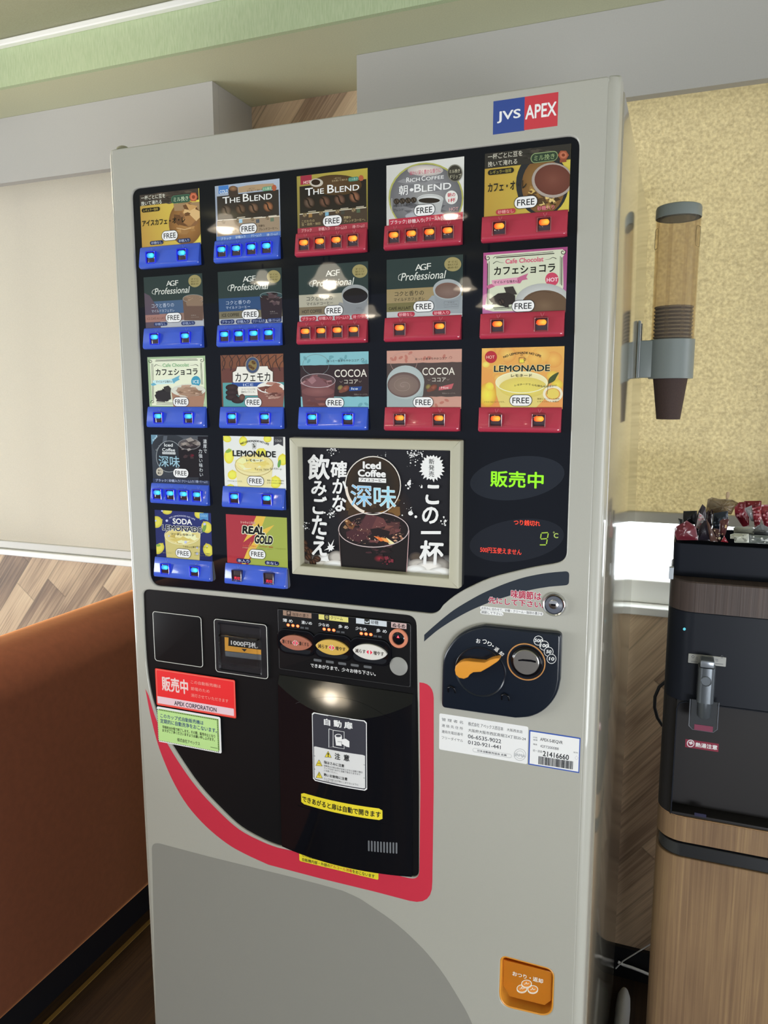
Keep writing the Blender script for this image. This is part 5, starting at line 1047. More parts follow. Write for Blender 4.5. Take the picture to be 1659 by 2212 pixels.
warn(a, 476, 648, 34); a.L([(462, 658), (478, 645), (490, 662)], 5, '2c2a20'); warn(a, 478, 762, 34); a.L([(478, 745), (474, 760), (482, 772)], 5, '2c2a20')
a.T('指はさみに注意', 524, 622, 716, 650, '2a2a2c', 0.02); a.T('自動扉はお飲み物が出来上がると自動で開き', 524, 660, 886, 678, '55555a'); a.T('カップを取り出すと自動で閉まりますので', 524, 682, 866, 700, '55555a'); a.T('ご注意ください。', 524, 706, 655, 722, '55555a')
a.T('熱いお飲物に注意', 524, 740, 746, 768, '2a2a2c', 0.02); a.T('カップを取り出す時にこぼさないように', 524, 780, 848, 798, '55555a'); a.T('ご注意ください。', 524, 800, 655, 814, '55555a')
wrap(a).make('safety_notice', PAPER, srv)
a = Art(FY); RS(a, 295, 935, 1064, 1040, 'e0bf2c', 0.0025); a.T('できあがると扉は自動で開きます', 308, 966, 1048, 1020, '1c1a14', 0.03); wrap(a).make('yellow_notice', PAPER, srv)
a = Art(FY)
for i in range(10): xx = 933+i*27.5; a.R(xx, 1384+i*4.6, xx+15, 1484+i*5.2, '5e6064', 0.001)
wrap(a, 0.0003).make('vent_slots', PAPER, srv)
a = Art(FD-0.0002); a.R(289, 1455, 1036, 1570, 'e0c22c', 0.0025); a.T('この自動販売機は、サービス時に', 320, 1500, 760, 1528, '2a261c', 0.02); a.T('自販機内部・外部の', 318, 1540, 580, 1570, '2a261c', 0.02); a.T('アルコール消毒', 582, 1602, 788, 1632, 'b03a2c', 0.02); a.T('をおこないます', 792, 1652, 1000, 1682, '2a261c', 0.02)
a.make('service_notice', PAPER, vm)

# ------------------------------------------------------------------ coin panel
CROP = (900, 1220, 4.366); KY = -0.0135
kp = (smoothline([(238, 1000), (250, 880), (300, 775), (390, 670), (510, 605), (640, 575)], 4) + [(900, 602)] + corner((1322, 646), (1368, 650), (1365, 700)) + smoothline([(1352, 1090), (1325, 1210), (1265, 1310), (1175, 1392), (1060, 1440), (930, 1452)], 4) + [(600, 1405)] + corner((272, 1357), (233, 1352), (232, 1310)))
kM = FF(kp, KY)
coin = MB().prism(kM, KY, DF+0.0002, 0.004, 5).make('coin_panel', NAVYG, vm, 40)
def disc(cx, cy_, r, prof, name, mt, parent, y=KY):
    x, z = F(cx, cy_, y); s_ = r; return MB().lathe([(p*s_, h) for p, h in prof], (x, y, z), 44, axis='y').make(name, mt, parent, 40)
u = (F(1215, 915, KY)[0]-F(850, 915, KY)[0])/365      # metres per crop pixel here
disc(600, 1010, 252*u, [(1.0, -0.0005), (1.0, 0.0012), (0.98, 0.0018), (0.95, 0.0012), (0.93, 0.0004), (0.0005, 0.0004)], 'return_dial', NAVYG, coin)
OR = mat('orange_plastic', 'd89234', 0.35)
lev = [(360, 992), (366, 955), (392, 928), (430, 910), (480, 905), (560, 914), (640, 921), (700, 892), (745, 880), (780, 878), (778, 898), (760, 915), (690, 962), (605, 1010), (535, 1014), (502, 1035), (482, 1062), (445, 1076), (400, 1066), (368, 1035)]
MB().prism(FF(lev, KY-0.012), KY-0.013, KY-0.0003, 0.0015, 3).make('return_lever', OR, coin, 40)
disc(1033, 914, 182*u, [(1.0, -0.0003), (1.0, 0.0012), (0.985, 0.0016), (0.945, 0.0016), (0.93, 0.0010), (0.93, -0.0003)], 'slot_ring', mat('tan_ring', 'c08850', 0.4), coin)
disc(1040, 912, 148*u, [(1.0, -0.0003), (1.0, 0.003), (0.95, 0.005), (0.84, 0.006), (0.83, 0.0045), (0.0005, 0.0045)], 'slot_collar', BLACKG, coin)
dsc = disc(1040, 905, 122*u, [(1.0, 0.0046), (1.0, 0.0068), (0.95, 0.0078), (0.0005, 0.0078)], 'coin_slot_plate', STEEL, coin)
sl = FF([(958, 896), (1000, 890), (1080, 896), (1125, 908), (1124, 926), (1080, 916), (1000, 908), (958, 908)], KY-0.008); MB().prism(sl, KY-0.0079, KY-0.007).make('coin_slot', BLACKG, coin)
a = Art(KY-0.0001)
for t, x, y in (('500', 1148, 715), ('100', 1203, 762), ('50', 1245, 820), ('10', 1272, 887)):
    a.E(x, y, 45, 46, 'd8dad8', n=32); a.E(x, y, 40, 41, '151b25', n=32); wd = 13*len(t)-3; a.T(t, x-wd, y-16-len(t), x+wd, y+14-len(t), 'e8e8e6', 0.03, sh=0.15)
a.make('coin_size_print', PAPER, coin); a = Art(KY-0.0001)
for ch, x, y, rt in (('お', 582, 716, 0), ('つ', 640, 722, -0.1), ('り', 688, 744, -0.25), ('・', 720, 766, -0.4), ('返', 755, 795, -0.55), ('却', 800, 836, -0.7)):
    h = 6 if ch == '・' else 20; a.T(ch, x-h, y-h, x+h, y+h, 'e8e8e6', 0.015, rot=rt)
a.make('return_print', PAPER, coin)
for cx, cyy in ((332, 1170), (838, 1242)):
    x, z = F(cx, cyy, KY); MB().tube([(x-0.005, KY-0.0003, z-0.005), (x-0.0045, KY-0.003, z+0.002), (x, KY-0.0036, z+0.0045), (x+0.0045, KY-0.003, z+0.002), (x+0.005, KY-0.0003, z-0.005)], 0.0011, 8).make('small_hook', BLACKG, coin, 60)
# taste notice and lock
a = Art(FD); a.T('味調節は', 892, 236, 1175, 312, '9c2440', 0.03, o='e0ded8', ow=0.03); a.T('先にして下さい。', 680, 302, 1205, 362, '9c2440', 0.03, o='e0ded8', ow=0.03)
a.Pill(600, 388, 1196, 424, 'e0ded8'); a.Pill(600, 426, 820, 462, 'e0ded8'); a.T('お好みに合わせて、砂糖・クリーム・珈琲の濃さを', 612, 394, 1188, 420, '33353a', 0.01); a.T('調節して下さい。', 612, 432, 812, 458, '33353a', 0.01)
a.make('taste_notice', PAPER, vm)
x, z = F(1300, 372, DF)
lk = MB().lathe([(0.0158, -0.0005), (0.0155, 0.004), (0.0138, 0.006), (0.0125, 0.0055), (0.0118, 0.003), (0.0118, -0.0005)], (x, DF, z), 40, axis='y').make('door_lock', CHROME, vm, 50)
MB().lathe([(0.0117, 0), (0.0117, 0.0035), (0.0105, 0.0045), (0.0001, 0.0045)], (x, DF, z), 30, axis='y').make('lock_face', mat('grey_lock_face', '5c606c', 0.3), lk, 40)
mb = MB().lathe([(0.0062, 0.0), (0.0062, 0.0052), (0.0045, 0.0058), (0.0001, 0.0058)], (x-0.0005, DF-0.0001, z+0.001), 24, axis='y'); mb.make('key_core', CHROME, lk, 40)
MB().box(x-0.0035, x+0.0028, DF-0.0064, DF-0.0059, z-0.0006, z+0.0016).make('keyhole', BLACKG, lk)
# address and serial stickers
CROP = (920, 1520, 4.608)
a = Art(FD); a.R(134, 95, 1019, 455, 'd9d9d8', 0.0025)
k = '34363c'
for i, t in enumerate(('管理者名', '連絡先住所', '連絡先電話番号', 'フリーダイヤル')): a.T(' '.join(t) if i < 2 else t, 158, 140+i*60, 370, 170+i*60, k, 0.0)
a.T('株式会社 アペックス西日本', 422, 180, 772, 218, k, 0.005); a.T('大阪西支店', 806, 243, 962, 272, k, 0.005); a.T('大阪府大阪市西区南堀江4丁目25-24', 422, 246, 996, 278, k, 0.005); a.T('06-6535-9022', 420, 304, 750, 342, k, 0.01); a.T('0120-921-441', 420, 364, 746, 400, k, 0.01)
a.Pill(466, 440, 855, 478, '9a9c9e'); a.Pill(469, 443, 852, 475, 'd9d9d8', '日本自動販売協会 会員', k, 0.02, 0.12, 0.2); a.ring(936, 508, 60, 60, 4, '9a9c9e'); a.ring(936, 508, 40, 40, 3, '9a9c9e'); a.T('JAMA', 880, 492, 990, 524, 'b0b2b4', 0.03, o='7c7e82', ow=0.015)
a.make('contact_sticker', PAPER, vm)
a = Art(FD-0.0001); a.R(1028, 262, 1536, 607, '2b4a9a'); a.R(1040, 276, 1526, 598, 'd4d6da'); a.T('印紙', 1068, 326, 1110, 342, '55585e'); a.T('機種', 1068, 350, 1110, 366, '55585e'); a.T('機番', 1068, 394, 1108, 410, '33353a'); a.T('統一連番', 1066, 452, 1158, 476, '55585e')
a.T('APEX-S-85QVR', 1138, 338, 1362, 374, '26282c', 0.015); a.T('42F7200088', 1138, 408, 1322, 434, '33353a', 0.0); a.T('21416660', 1166, 470, 1424, 520, '1e2024', 0.02); a.T('使用', 1468, 476, 1512, 490, '6a6c70'); a.ring(1500, 540, 18, 22, 2, '8a8c90', n=4)
rd = random.Random(9); x = 1122
while x < 1462:
    q = rd.choice((3, 3, 5, 8)); yy = 522+(x-1122)*0.155; a.R(x, yy, x+q, yy+80, '26282c'); x += q+rd.choice((3, 4, 6))
a.make('serial_sticker', PAPER, vm)
# ------------------------------------------------------------------ coin return tray
CROP = (1040, 2020, 6.38)
pm = inset(cretM, -0.0008); pi = inset(cretM, 0.0016)
tray = MB().rings([[(x, 0.032, z) for x, z in pm], [(x, DF+0.0008, z) for x, z in pm], [(x, DF+0.0002, z) for x, z in inset(cretM, 0.0003)], [(x, DF+0.0010, z) for x, z in pi], [(x, 0.010, z) for x, z in inset(pi, 0.002)], [(x, 0.030, z) for x, z in inset(pi, 0.004)]], True, True).make('coin_return_tray', OR, vm, 40)
FLAP = mat('amber_clear_flap', 'd9892c', 0.08, trans=0.35, ior=1.3, coat=0.4)
fp = FF([(305, 335), (975, 505), (968, 890), (872, 960), (388, 838), (298, 680)], 0.004)
MB().prism(fp, 0.003, 0.005, 0.0006).make('coin_flap', FLAP, tray, 40)
a = Art(0.0029); a.T('おつり・返却', 430, 496, 850, 556, 'f4dcc8', 0.02)
for x, y in ((558, 735), (708, 745), (622, 668)):
    a.E(x, y+14, 72, 52, 'f2d8c4', n=28); a.E(x, y+14, 64, 44, 'c87c30', n=28); a.E(x, y, 73, 54, 'f2d8c4', n=28); a.E(x, y, 63, 45, 'c87c30', n=28); a.L(smoothline([(x-34, y+8), (x-12, y+2), (x-4, y-22), (x+6, y+6), (x+34, y-4)], 3), 7, 'f2d8c4')
a.make('flap_print', PAPER, tray)

# ------------------------------------------------------------------ cup dispenser on the machine's right side
CROP = (0, 0, 1)
DX, DYc, DR = 0.7575, 0.575, 0.0382
GREYP = mat('grey_dispenser_plastic', '7c8483', 0.35)
TUBE = tinted('smoky_amber_tube', 'f3eee5', 0.05)
disp_o = empty('cup_dispenser', (DX, DYc, 1.487), 'grey cup dispenser with a smoky clear tube on the right side of the vending machine', 'cup dispenser')
mb = MB(); n = 72; rs = []
for z, r in ((1.5605, DR), (1.60, DR+0.0002), (1.70, DR+0.0006), (1.788, DR+0.0012)): rs.append([(DX+r*math.cos(2*PI*i/n), DYc+r*math.sin(2*PI*i/n), z) for i in range(n)])
mb.rings(rs, False, False)
rs = [[(DX+(r-0.0016)*math.cos(2*PI*i/n), DYc+(r-0.0016)*math.sin(2*PI*i/n), z) for i in range(n)] for z, r in ((1.5605, DR), (1.788, DR+0.0012))]
mb.rings(rs[::-1], False, False); mb.make('tube', TUBE, disp_o, 60)
for ang in (-0.55, -2.75, -1.9, -1.1):                       # moulded flutes down the tube
    rb = DR-0.0022; w = 0.10
    MB().rings([[(DX+rb*math.cos(ang+w*k), DYc+rb*math.sin(ang+w*k), 1.561) for k in (-1, -0.5, 0, 0.5, 1)], [(DX+rb*math.cos(ang+w*k), DYc+rb*math.sin(ang+w*k), 1.783) for k in (-1, -0.5, 0, 0.5, 1)]], False, False, closed=False).make('tube_flute', TUBE, disp_o, 60)
for ang in (-0.42, -2.78):
    pts = [(DX+(DR+0.0012)*math.cos(ang+0.22*a_), DYc+(DR+0.0012)*math.sin(ang+0.22*a_), 1.742+0.018*b_) for a_, b_ in rrect(-1, 1, -1, 1, 0.4, 4)]
    MB().tube(pts, 0.0005, 6, closed=True).make('grip_outline', mat('amber_edge', '7a6a48', 0.3), disp_o)
MB().lathe([(0.0001, 1.801), (DR-0.004, 1.801), (DR+0.0005, 1.799), (DR+0.002, 1.795), (DR+0.002, 1.779), (DR+0.0013, 1.7785), (DR+0.0013, 1.7882), (0.0001, 1.7882)], (DX, DYc, 0), 60).make('lid', GREYP, disp_o, 40)
MB().lathe([(0.0005, 1.7866), (0.030, 1.7866), (0.030, 1.7780), (0.0005, 1.7780)], (DX, DYc, 0), 40).make('lid_plug', mat('dark_grey_plug', '4c4e4a', 0.5), disp_o, 40)
mb = MB().lathe([(DR+0.0008, 1.560), (DR+0.0022, 1.5590), (DR+0.0022, 1.488), (DR+0.0012, 1.487), (0.0337, 1.487), (0.0337, 1.5004), (DR-0.002, 1.5006), (DR-0.002, 1.5603), (DR+0.0008, 1.560)], (DX, DYc, 0), 60, cap=False)
mb.make('collar', GREYP, disp_o, 40)
XS = XR+0.0012                                          # machine side
mb = MB().box(XS+0.0035, DX-DR+0.006, DYc-0.021, DYc-0.001, 1.489, 1.5585, 0.002); mb.make('bracket', GREYP, disp_o, 40)
MB().box(XS+0.0003, XS+0.0034, DYc-0.03, DYc+0.03, 1.4885, 1.595, 0.0012).make('magnet_plate', GREYP, disp_o, 40)
for dy in (-0.026, 0.026): MB().tube([(XS+0.0045, DYc+dy, 1.4895), (XS+0.0045, DYc+dy, 1.594)], 0.0011, 8).make('wire_clip', CHROME, disp_o, 60)
CUPM = mat('brown_paper', '40312d', 0.75, noise=0.22, nscale=900)
RIMM = mat('brown_paper_rim', '83796e', 0.45)
ORD = ['topmost', 'second', 'third', 'fourth', 'fifth', 'sixth', 'seventh', 'eighth', 'ninth', 'tenth', 'eleventh', 'twelfth', 'thirteenth', 'fourteenth', 'fifteenth', 'sixteenth', 'seventeenth', 'eighteenth']
NC, PITCH = 18, 0.00685
def cup_mesh():
    mb = MB(); r0, r1, h = 0.0215, 0.0330, 0.092
    mb.lathe([(0.0001, 0.004), (r0-0.0012, 0.004), (r0-0.0008, 0.0), (r0, 0.0), (r1, h), (r1-0.0004, h), (r0-0.0006, 0.005), (0.0001, 0.005)], (0, 0, 0), 40, mi=0)
    t = [(r1+0.0004+0.0016*math.cos(a), h-0.0002+0.0016*math.sin(a)) for a in [2*PI*i/10 for i in range(10)]]
    mb.rings([[(r*math.cos(2*PI*i/40), r*math.sin(2*PI*i/40), z) for i in range(40)] for r, z in t+[t[0]]], False, False, 1); return mb
for i in range(NC):
    z = 1.4105+(NC-1-i)*PITCH
    if i == 0: c0 = cup_mesh().make('paper_cup', [CUPM, RIMM], None, 50); o = c0
    else: o = c0.copy(); C.objects.link(o)
    o.location = (DX, DYc, z)
    lab = 'brown paper cup hanging out of the bottom of the grey cup dispenser' if i == NC-1 else f'brown paper cup in the dispenser tube, {ORD[i]} cup from the top of the stack'
    tag(o, lab if i else 'topmost brown paper cup of the stack inside the dispenser tube', 'cup', 'paper cups in the dispenser')

# ------------------------------------------------------------------ water server
SX0, SX1, SY0, SY1 = 0.777, 1.09, 0.40, 0.63
srvr = empty('water_server', ((SX0+SX1)/2, (SY0+SY1)/2, 0), 'tall walnut and black water server with a hot tap right of the vending machine', 'water server')
DARK = mat('dark_slate_plastic', '171b24', 0.45, spec=0.25); DARK2 = mat('dark_brown_plastic', '2a2829', 0.45, spec=0.25); GUN = mat('gunmetal_trim', '55585c', 0.2, metal=0.8)
def zat(y, Y=SY0): return on(1500, y, 'Y', Y).z
def zl(px, py): return on(px, py, 'Y', SY0).z
zTop, zW1, zD0, zW2, zG = zl(1445, 1253), zl(1445, 1318), zl(1470, 1763), zl(1470, 1818), zl(1470, 1852)
def plan(z, d=0.0, r=0.045): return [(x, y, z) for x, y in rrect(SX0+d, SX1-d, SY0+d, SY1-d, (r-d*0.5, r-d*0.5, r-d*0.5, r-d*0.5), 8)]
def tier(name, zb, zt, mt, d=0.0, ch=0.001):
    return MB().rings([plan(zb, d+ch), plan(zb+ch, d), plan(zt-ch, d), plan(zt, d+ch)]).make(name, mt, srvr, 30)
tier('lower_cabinet', 0.03, zG, SRVWOOD); tier('base', 0.0, 0.0299, DARK, 0.01)
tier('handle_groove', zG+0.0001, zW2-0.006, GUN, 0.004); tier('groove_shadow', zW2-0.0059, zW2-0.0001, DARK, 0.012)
tier('wood_band', zW2, zD0-0.0012, SRVWOOD); tier('bright_edge', zD0-0.0011, zD0-0.0001, mat('tan_edge', 'b08c68', 0.3), -0.0003, 0.0002)
# dark front with the cup bay
by0, bx0, bz1 = SY0+0.035, on(1458, 1600, 'Y', SY0).x, zl(1470, 1514)
dk = MB()
def uplan(z, y0): return [(x, max(y, y0), z) for x, y, _ in plan(z)]
dk.rings([plan(bz1+0.0002), plan(zW1-0.0015), plan(zW1-0.0001, 0.001)])
dk.make('dark_front', DARK, srvr, 30)
dk = MB(); bay0, bay1 = bx0, SX1-(bx0-SX0)
pl = [(SX1, SY1), (SX0, SY1)]
rim_ = [p for p in rrect(SX0, SX1, SY0, SY1, 0.045, 8)]
L_ = [p for p in rim_ if p[0] < bay0 and p[1] < (SY0+SY1)/2]; R_ = [p for p in rim_ if p[0] > bay1 and p[1] < (SY0+SY1)/2]
ss = sorted(L_, key=lambda p: -p[1])+[(bay0, SY0), (bay0, by0), (bay1, by0), (bay1, SY0)]+sorted(R_, key=lambda p: p[1])+[(SX1, SY1-0.001), (SX0, SY1-0.001)]
dk.rings([[(x, y, zD0) for x, y in ss], [(x, y, bz1) for x, y in ss]]); dk.make('cup_bay', DARK2, srvr, 30)
MB().tube([(bay0, SY0-0.0005, zD0+0.004), (bay0, SY0-0.0005, bz1-0.014), (bay0+0.004, SY0-0.0005, bz1-0.004), (bay0+0.014, SY0-0.0005, bz1), (bay1, SY0-0.0005, bz1)], 0.0012, 8).make('bay_lip', DARK, srvr, 60)
MB().box(bay0+0.001, bay1-0.001, SY0+0.002, by0-0.0005, zD0+0.0003, zD0+0.006, 0.001).make('drip_tray', DARK2, srvr, 30)
MB().box(*sorted((on(1500, 1756, 'Y', SY0).x, on(1526, 1756, 'Y', SY0).x)), SY0-0.0006, SY0+0.0015, zl(1500, 1762), zl(1500, 1755)).make('tray_latch', mat('dark_blue_latch', '1a1a3a', 0.4), srvr)
MB().rings([plan(zW1, 0.0005), plan(zTop-0.002), plan(zTop, 0.002)]).make('top_cap', SRVBAND, srvr, 30)
x0, z1 = on(1444, 1224, 'Y', SY0+0.012).x, on(1444, 1224, 'Y', SY0+0.012).z
MB().box(x0+0.0012, x0+0.009, SY0+0.006, SY0+0.018, zTop+0.0002, z1, 0.001).make('top_tab', mat('pale_plastic_tab', 'b4bcc6', 0.4), srvr)
# tap, lever, labels
CROP = (1260, 1300, 4.158); TY = SY0-0.0002
a = Art(TY-0.001); x0, x1, z0, z1 = rectm(945, 462, 1284, 545, TY)
pl_ = MB().prism(rrect(x0, x1, z0, z1, 0.001, 3), TY-0.0012, TY+0.001, 0.0003).make('lever_plate', mat('pale_grey_label_plate', '9c9c98', 0.4), srvr, 30)
a = Art(TY-0.0013)
for sx, q in ((985, 1), (1245, -1)): a.L([(sx-14, 495), (sx, 480), (sx+12, 492), (sx+2, 506), (sx-10, 500)], 5, '55565a')

for x, y, w_, h_ in ((1012, 494, 18, 8), (1012, 508, 18, 8), (968, 530, 58, 8), (1186, 512, 26, 8), (1188, 526, 24, 8), (1185, 550, 72, 8)): a.R(x, y, x+w_, y+h_, '77787a')
a.make('plate_print', PAPER, pl_)
TAPM = mat('grey_metallic_tap', '62686e', 0.25, metal=0.55)
x0, x1, z0, z1 = rectm(1032, 590, 1185, 905, SY0-0.03)
tap = MB(); xm, hw_ = (x0+x1)/2, (x1-x0)/2
tap.rings([[(xm+hw_*math.copysign(abs(math.cos(t))**0.5, math.cos(t)), SY0-0.016+0.016*math.copysign(abs(math.sin(t))**0.6, math.sin(t)), z) for t in [2*PI*k/32 for k in range(32)]] for z in (z0, z0+0.002, z1-0.003, z1)])
tap_o = tap.make('tap', TAPM, srvr, 40)
x2, z2 = F(1095, 975, SY0-0.016); MB().lathe([(0.009, z2-0.012), (0.0105, z2-0.010), (0.0115, z0), (0.0115, z0+0.004)], (xm, SY0-0.017, 0), 28).make('nozzle', TAPM, tap_o, 40)
xb, zb_ = F(1103, 715, SY0-0.032); MB().lathe([(0.0088, 0), (0.0088, 0.0012), (0.0078, 0.0016), (0.0074, 0.0008), (0.0001, 0.0008)], (xb, SY0-0.0318, zb_), 32, axis='y').make('lock_button', TAPM, tap_o, 40)
MB().box(x0+0.003, x1-0.003, SY0-0.030, SY0-0.0015, z1+0.0005, z1+0.013, 0.002).make('lever', mat('pale_lever', '8a9098', 0.2, metal=0.4), srvr, 40)
x0, x1, z0, z1 = rectm(962, 880, 1212, 1150, SY0-0.02)
CLR = tinted('smoky_clear_guard', '8a8e94', 0.25)
g = [(x0, SY0-0.016, z1), (x0, SY0-0.016, z0+0.006), (x0+0.006, SY0-0.016, z0), (x1-0.006, SY0-0.016, z0), (x1, SY0-0.016, z0+0.006), (x1, SY0-0.016, z1)]
MB().tube(g, 0.0011, 8).make('guard_frame', mat('grey_guard', '5c6068', 0.2), srvr, 60)
MB().box(x0+0.002, x1-0.002, SY0-0.0165, SY0-0.0155, z0+0.002, z1).make('guard_pane', CLR, srvr)
xx0, xx1, zz0, zz1 = rectm(998, 1098, 1165, 1148, SY0-0.017); MB().box(xx0, xx1, SY0-0.0172, SY0-0.0166, zz0, zz1).make('red_mark', mat('dull_red_label', '7a2c48', 0.4), srvr)
a = Art(by0-0.0002); a.R(918, 1232, 1218, 1305, '7c2438'); a.E(964, 1272, 34, 34, 'd8c8cc'); a.E(964, 1272, 26, 26, '7c2438'); a.G([(945, 1260), (975, 1252), (985, 1275), (962, 1285)], 'd8c8cc'); a.T('熱湯注意', 1010, 1262, 1205, 1302, 'e0d0d4', 0.03); a.make('hot_water_label', PAPER, srvr)
a = Art(TY-0.0003, gain=False); a.E(908, 245, 13, 13, (0.10, 0.62, 0.75), n=14); a.make('power_lamp', GLOW, srvr)

# cord behind the server
CORDM = mat('black_rubber_cord', '15171c', 0.45); WCORD = mat('white_cord', 'ffffff', 0.3)
pts = [on(x, y, 'Y', 0.645) for x, y in ((1440, 1470), (1424, 1484), (1415, 1505), (1414, 1528), (1420, 1550), (1430, 1566), (1450, 1580))]
tag(MB().tube([tuple(p) for p in pts], 0.0035, 10).make('power_cord', CORDM, None, 60), 'black power cord looping out behind the left edge of the water server', 'cord')
# white cords and cable cover on the floor between machine and server
p1 = [on(x, y, 'Y', 0.80) for x, y in ((1330, 2092), (1346, 2076), (1375, 2058), (1406, 2039), (1450, 2012))]
tag(MB().tube([tuple(p) for p in p1], 0.0016, 8).make('white_cord', WCORD, None, 60), 'thin white cord rising diagonally in front of the black baseboard beside the water server', 'cord')
p2 = [on(x, y, 'Y', 0.826) for x, y in ((1335, 2078), (1346, 2084), (1365, 2090), (1388, 2099), (1404, 2106), (1440, 2122))]
tag(MB().tube([tuple(p) for p in p2], 0.0036, 8).make('white_cord', WCORD, None, 60), 'thick white cord lying on the floor along the wall beside the vending machine', 'cord')
COV = mat('pale_grey_cable_cover', 'b9bcbc', 0.4)
q0 = on(1349, 2116, 'Z', 0.03); mb = MB(); rs = []
xcv, ye = 0.722, q0.y
for y, k in ((ye+0.0, 0.15), (ye-0.012, 0.62), (ye-0.03, 0.9), (ye-0.06, 1.0), (-0.05, 1.0)):
    rs.append([(xcv+0.017*k*math.cos(PI*i/12), y, 0.0003+0.030*k*math.sin(PI*i/12)) for i in range(13)])
tag(mb.rings(rs).make('cable_cover', COV, None, 50), 'pale grey rounded cable cover on the floor along the vending machine side', 'cable cover')

# ------------------------------------------------------------------ basket with packets
BY = 0.44
bk0, bk1 = on(1452, 1258, 'Y', BY), on(1456, 1172, 'Y', BY)
bx0, bx1, bz0, bz1_, by1 = bk0.x, 1.075, zTop+0.0004, bk1.z, 0.62
BASK = mat('navy_black_basket', '101520', 0.55, spec=0.25)
mb = MB(); th = 0.003
def bplan(z, d, g): return [(x, y, z) for x, y in rrect(bx0-g+d, bx1+g-d, BY-g+d, by1+g-d, 0.012, 4)]
mb.rings([bplan(bz0, 0, 0), bplan(bz1_-0.001, 0, 0.001), bplan(bz1_, 0.001, 0.001), bplan(bz1_-0.001, th, 0.001), bplan(bz0+th, th, 0)])
tag(mb.make('basket', BASK, None, 30), 'black rectangular basket full of packets on top of the water server', 'basket')
def q(x, y, Y): return on(1440+x/7.575, 1040+y/7.575, 'Y', Y)
def packet(name, pts, Y, col, label, cat='packet', lean=0.0, puff=0.005, spots=None, rough=0.3, seedn=1, col2=None, group='drink packets in the basket'):
    """sachet: printed film, puffed in the middle, pinched at its sealed rim"""
    out = [q(x, y, Y) for x, y in pts]; out = [(p.x, p.z) for p in out]
    if area2(out) < 0: out = out[::-1]
    cx = sum(p[0] for p in out)/len(out); cz = sum(p[1] for p in out)/len(out); rd = random.Random(seedn)
    zb = min(p[1] for p in out)
    fine = []
    for i in range(len(out)):
        a_, b_ = out[i], out[(i+1) % len(out)]
        for k in range(4): fine.append((a_[0]+(b_[0]-a_[0])*k/4, a_[1]+(b_[1]-a_[1])*k/4))
    mb = MB(); N = len(fine); lv = []
    for sgn in (-1, 1):
        for f, d in ((1.0, 0.0003), (0.86, 0.0004), (0.7, puff*0.6), (0.4, puff), (0.08, puff*1.05)):
            lv.append([(cx+(x-cx)*f, Y+lean*(z-zb)+sgn*d+(rd.random()-0.5)*puff*0.35*(f < 0.95), cz+(z-cz)*f) for x, z in fine])
    mb.rings(lv[:5][::-1]+lv[5:], True, True, 0)
    mt = mat(name+'_film_'+str(seedn), col, rough, noise=0.08, nscale=140, coat=0.3)
    o = mb.make(name, mt, None, 35); o.data.materials.append(mt)
    if spots:
        a = Art(Y-puff*1.35-0.0006); rd = random.Random(seedn+50)
        for i in range(spots[1]):
            t, u_ = rd.random(), rd.random(); b0 = rd.choice(fine); f = 0.25+0.55*t; xx, zz = cx+(b0[0]-cx)*f, cz+(b0[1]-cz)*f
            r_ = 0.0008+0.0016*u_; a.poly([(xx+r_*math.cos(k_), zz+r_*math.sin(k_)) for k_ in [2*PI*j/9 for j in range(9)]], spots[0])
        a.v = [(x, y+lean*(z-zb), z) for x, y, z in a.v]; a.make('printed_dots', PAPER, o)
    return tag(o, label, cat, group)
D_ = 960
packet('sachet', [(150, 740), (330, 640), (480, 740), (515, 960), (170, 960), (128, 860)], 0.452, '6a2430', 'crumpled dark red sachet at the left front corner of the basket', 'sachet', seedn=1, spots=('8a5a60', 5))
packet('sachet', [(275, 485), (500, 478), (492, 700), (262, 700)], 0.540, '22252c', 'flat black sachet standing at the back left of the basket', 'sachet', seedn=2)
packet('sachet', [(190, 603), (262, 622), (262, 760), (212, 740)], 0.510, '24262e', 'small black sachet corner sticking out over the left rim of the basket', 'sachet', seedn=3)
packet('sachet', [(520, 490), (585, 370), (640, 425), (640, 700), (560, 820), (450, 800), (470, 650)], 0.505, '2c2530', 'tall dark sachet with a pointed top in the left half of the basket', 'sachet', seedn=4)
packet('sachet', [(530, 508), (600, 560), (632, 632), (552, 795), (478, 752)], 0.475, 'c4bcc0', 'silvery white label sachet in front of the tall pointed dark one', 'sachet', seedn=5, spots=('9a6a70', 6))
packet('stick_packet', [(640, 515), (690, 470), (705, 500), (740, 448), (765, 520), (740, 760), (640, 760)], 0.540, '33222e', 'dark plum stick packets bundle with ragged top behind the silvery sachet', 'packet', seedn=6)
packet('sachet', [(770, 520), (1005, 480), (1012, 700), (900, 830), (745, 800)], 0.525, '1f2836', 'dark navy sachet in the middle of the basket', 'sachet', seedn=7, spots=('4a5260', 8))
packet('stick_packet', [(515, 800), (600, 640), (650, 610), (720, 980), (505, 965)], 0.460, '252029', 'long blackish stick packet leaning at the basket front', 'packet', seedn=8)
packet('stick_packet', [(645, 605), (700, 690), (840, 990), (715, 980)], 0.456, '5a4038', 'slim brown stick packet slanting down to the basket rim', 'packet', seedn=9, puff=0.003)
packet('sachet', [(870, 650), (930, 610), (1022, 618), (1000, 745), (950, 900), (860, 860)], 0.470, '5a3434', 'brown sachet with a tan band in the middle front', 'sachet', seedn=10, spots=('b0946a', 3))
packet('sachet', [(885, 985), (942, 888), (1008, 1000)], 0.452, '8a2430', 'small bright red packet tip peeking over the basket front', 'sachet', seedn=11, puff=0.002)
packet('sachet', [(740, 760), (860, 780), (880, 980), (800, 985)], 0.464, '4a302c', 'brown and tan crumpled sachet between the stick packets and the red tip', 'sachet', seedn=12, spots=('a89878', 4))
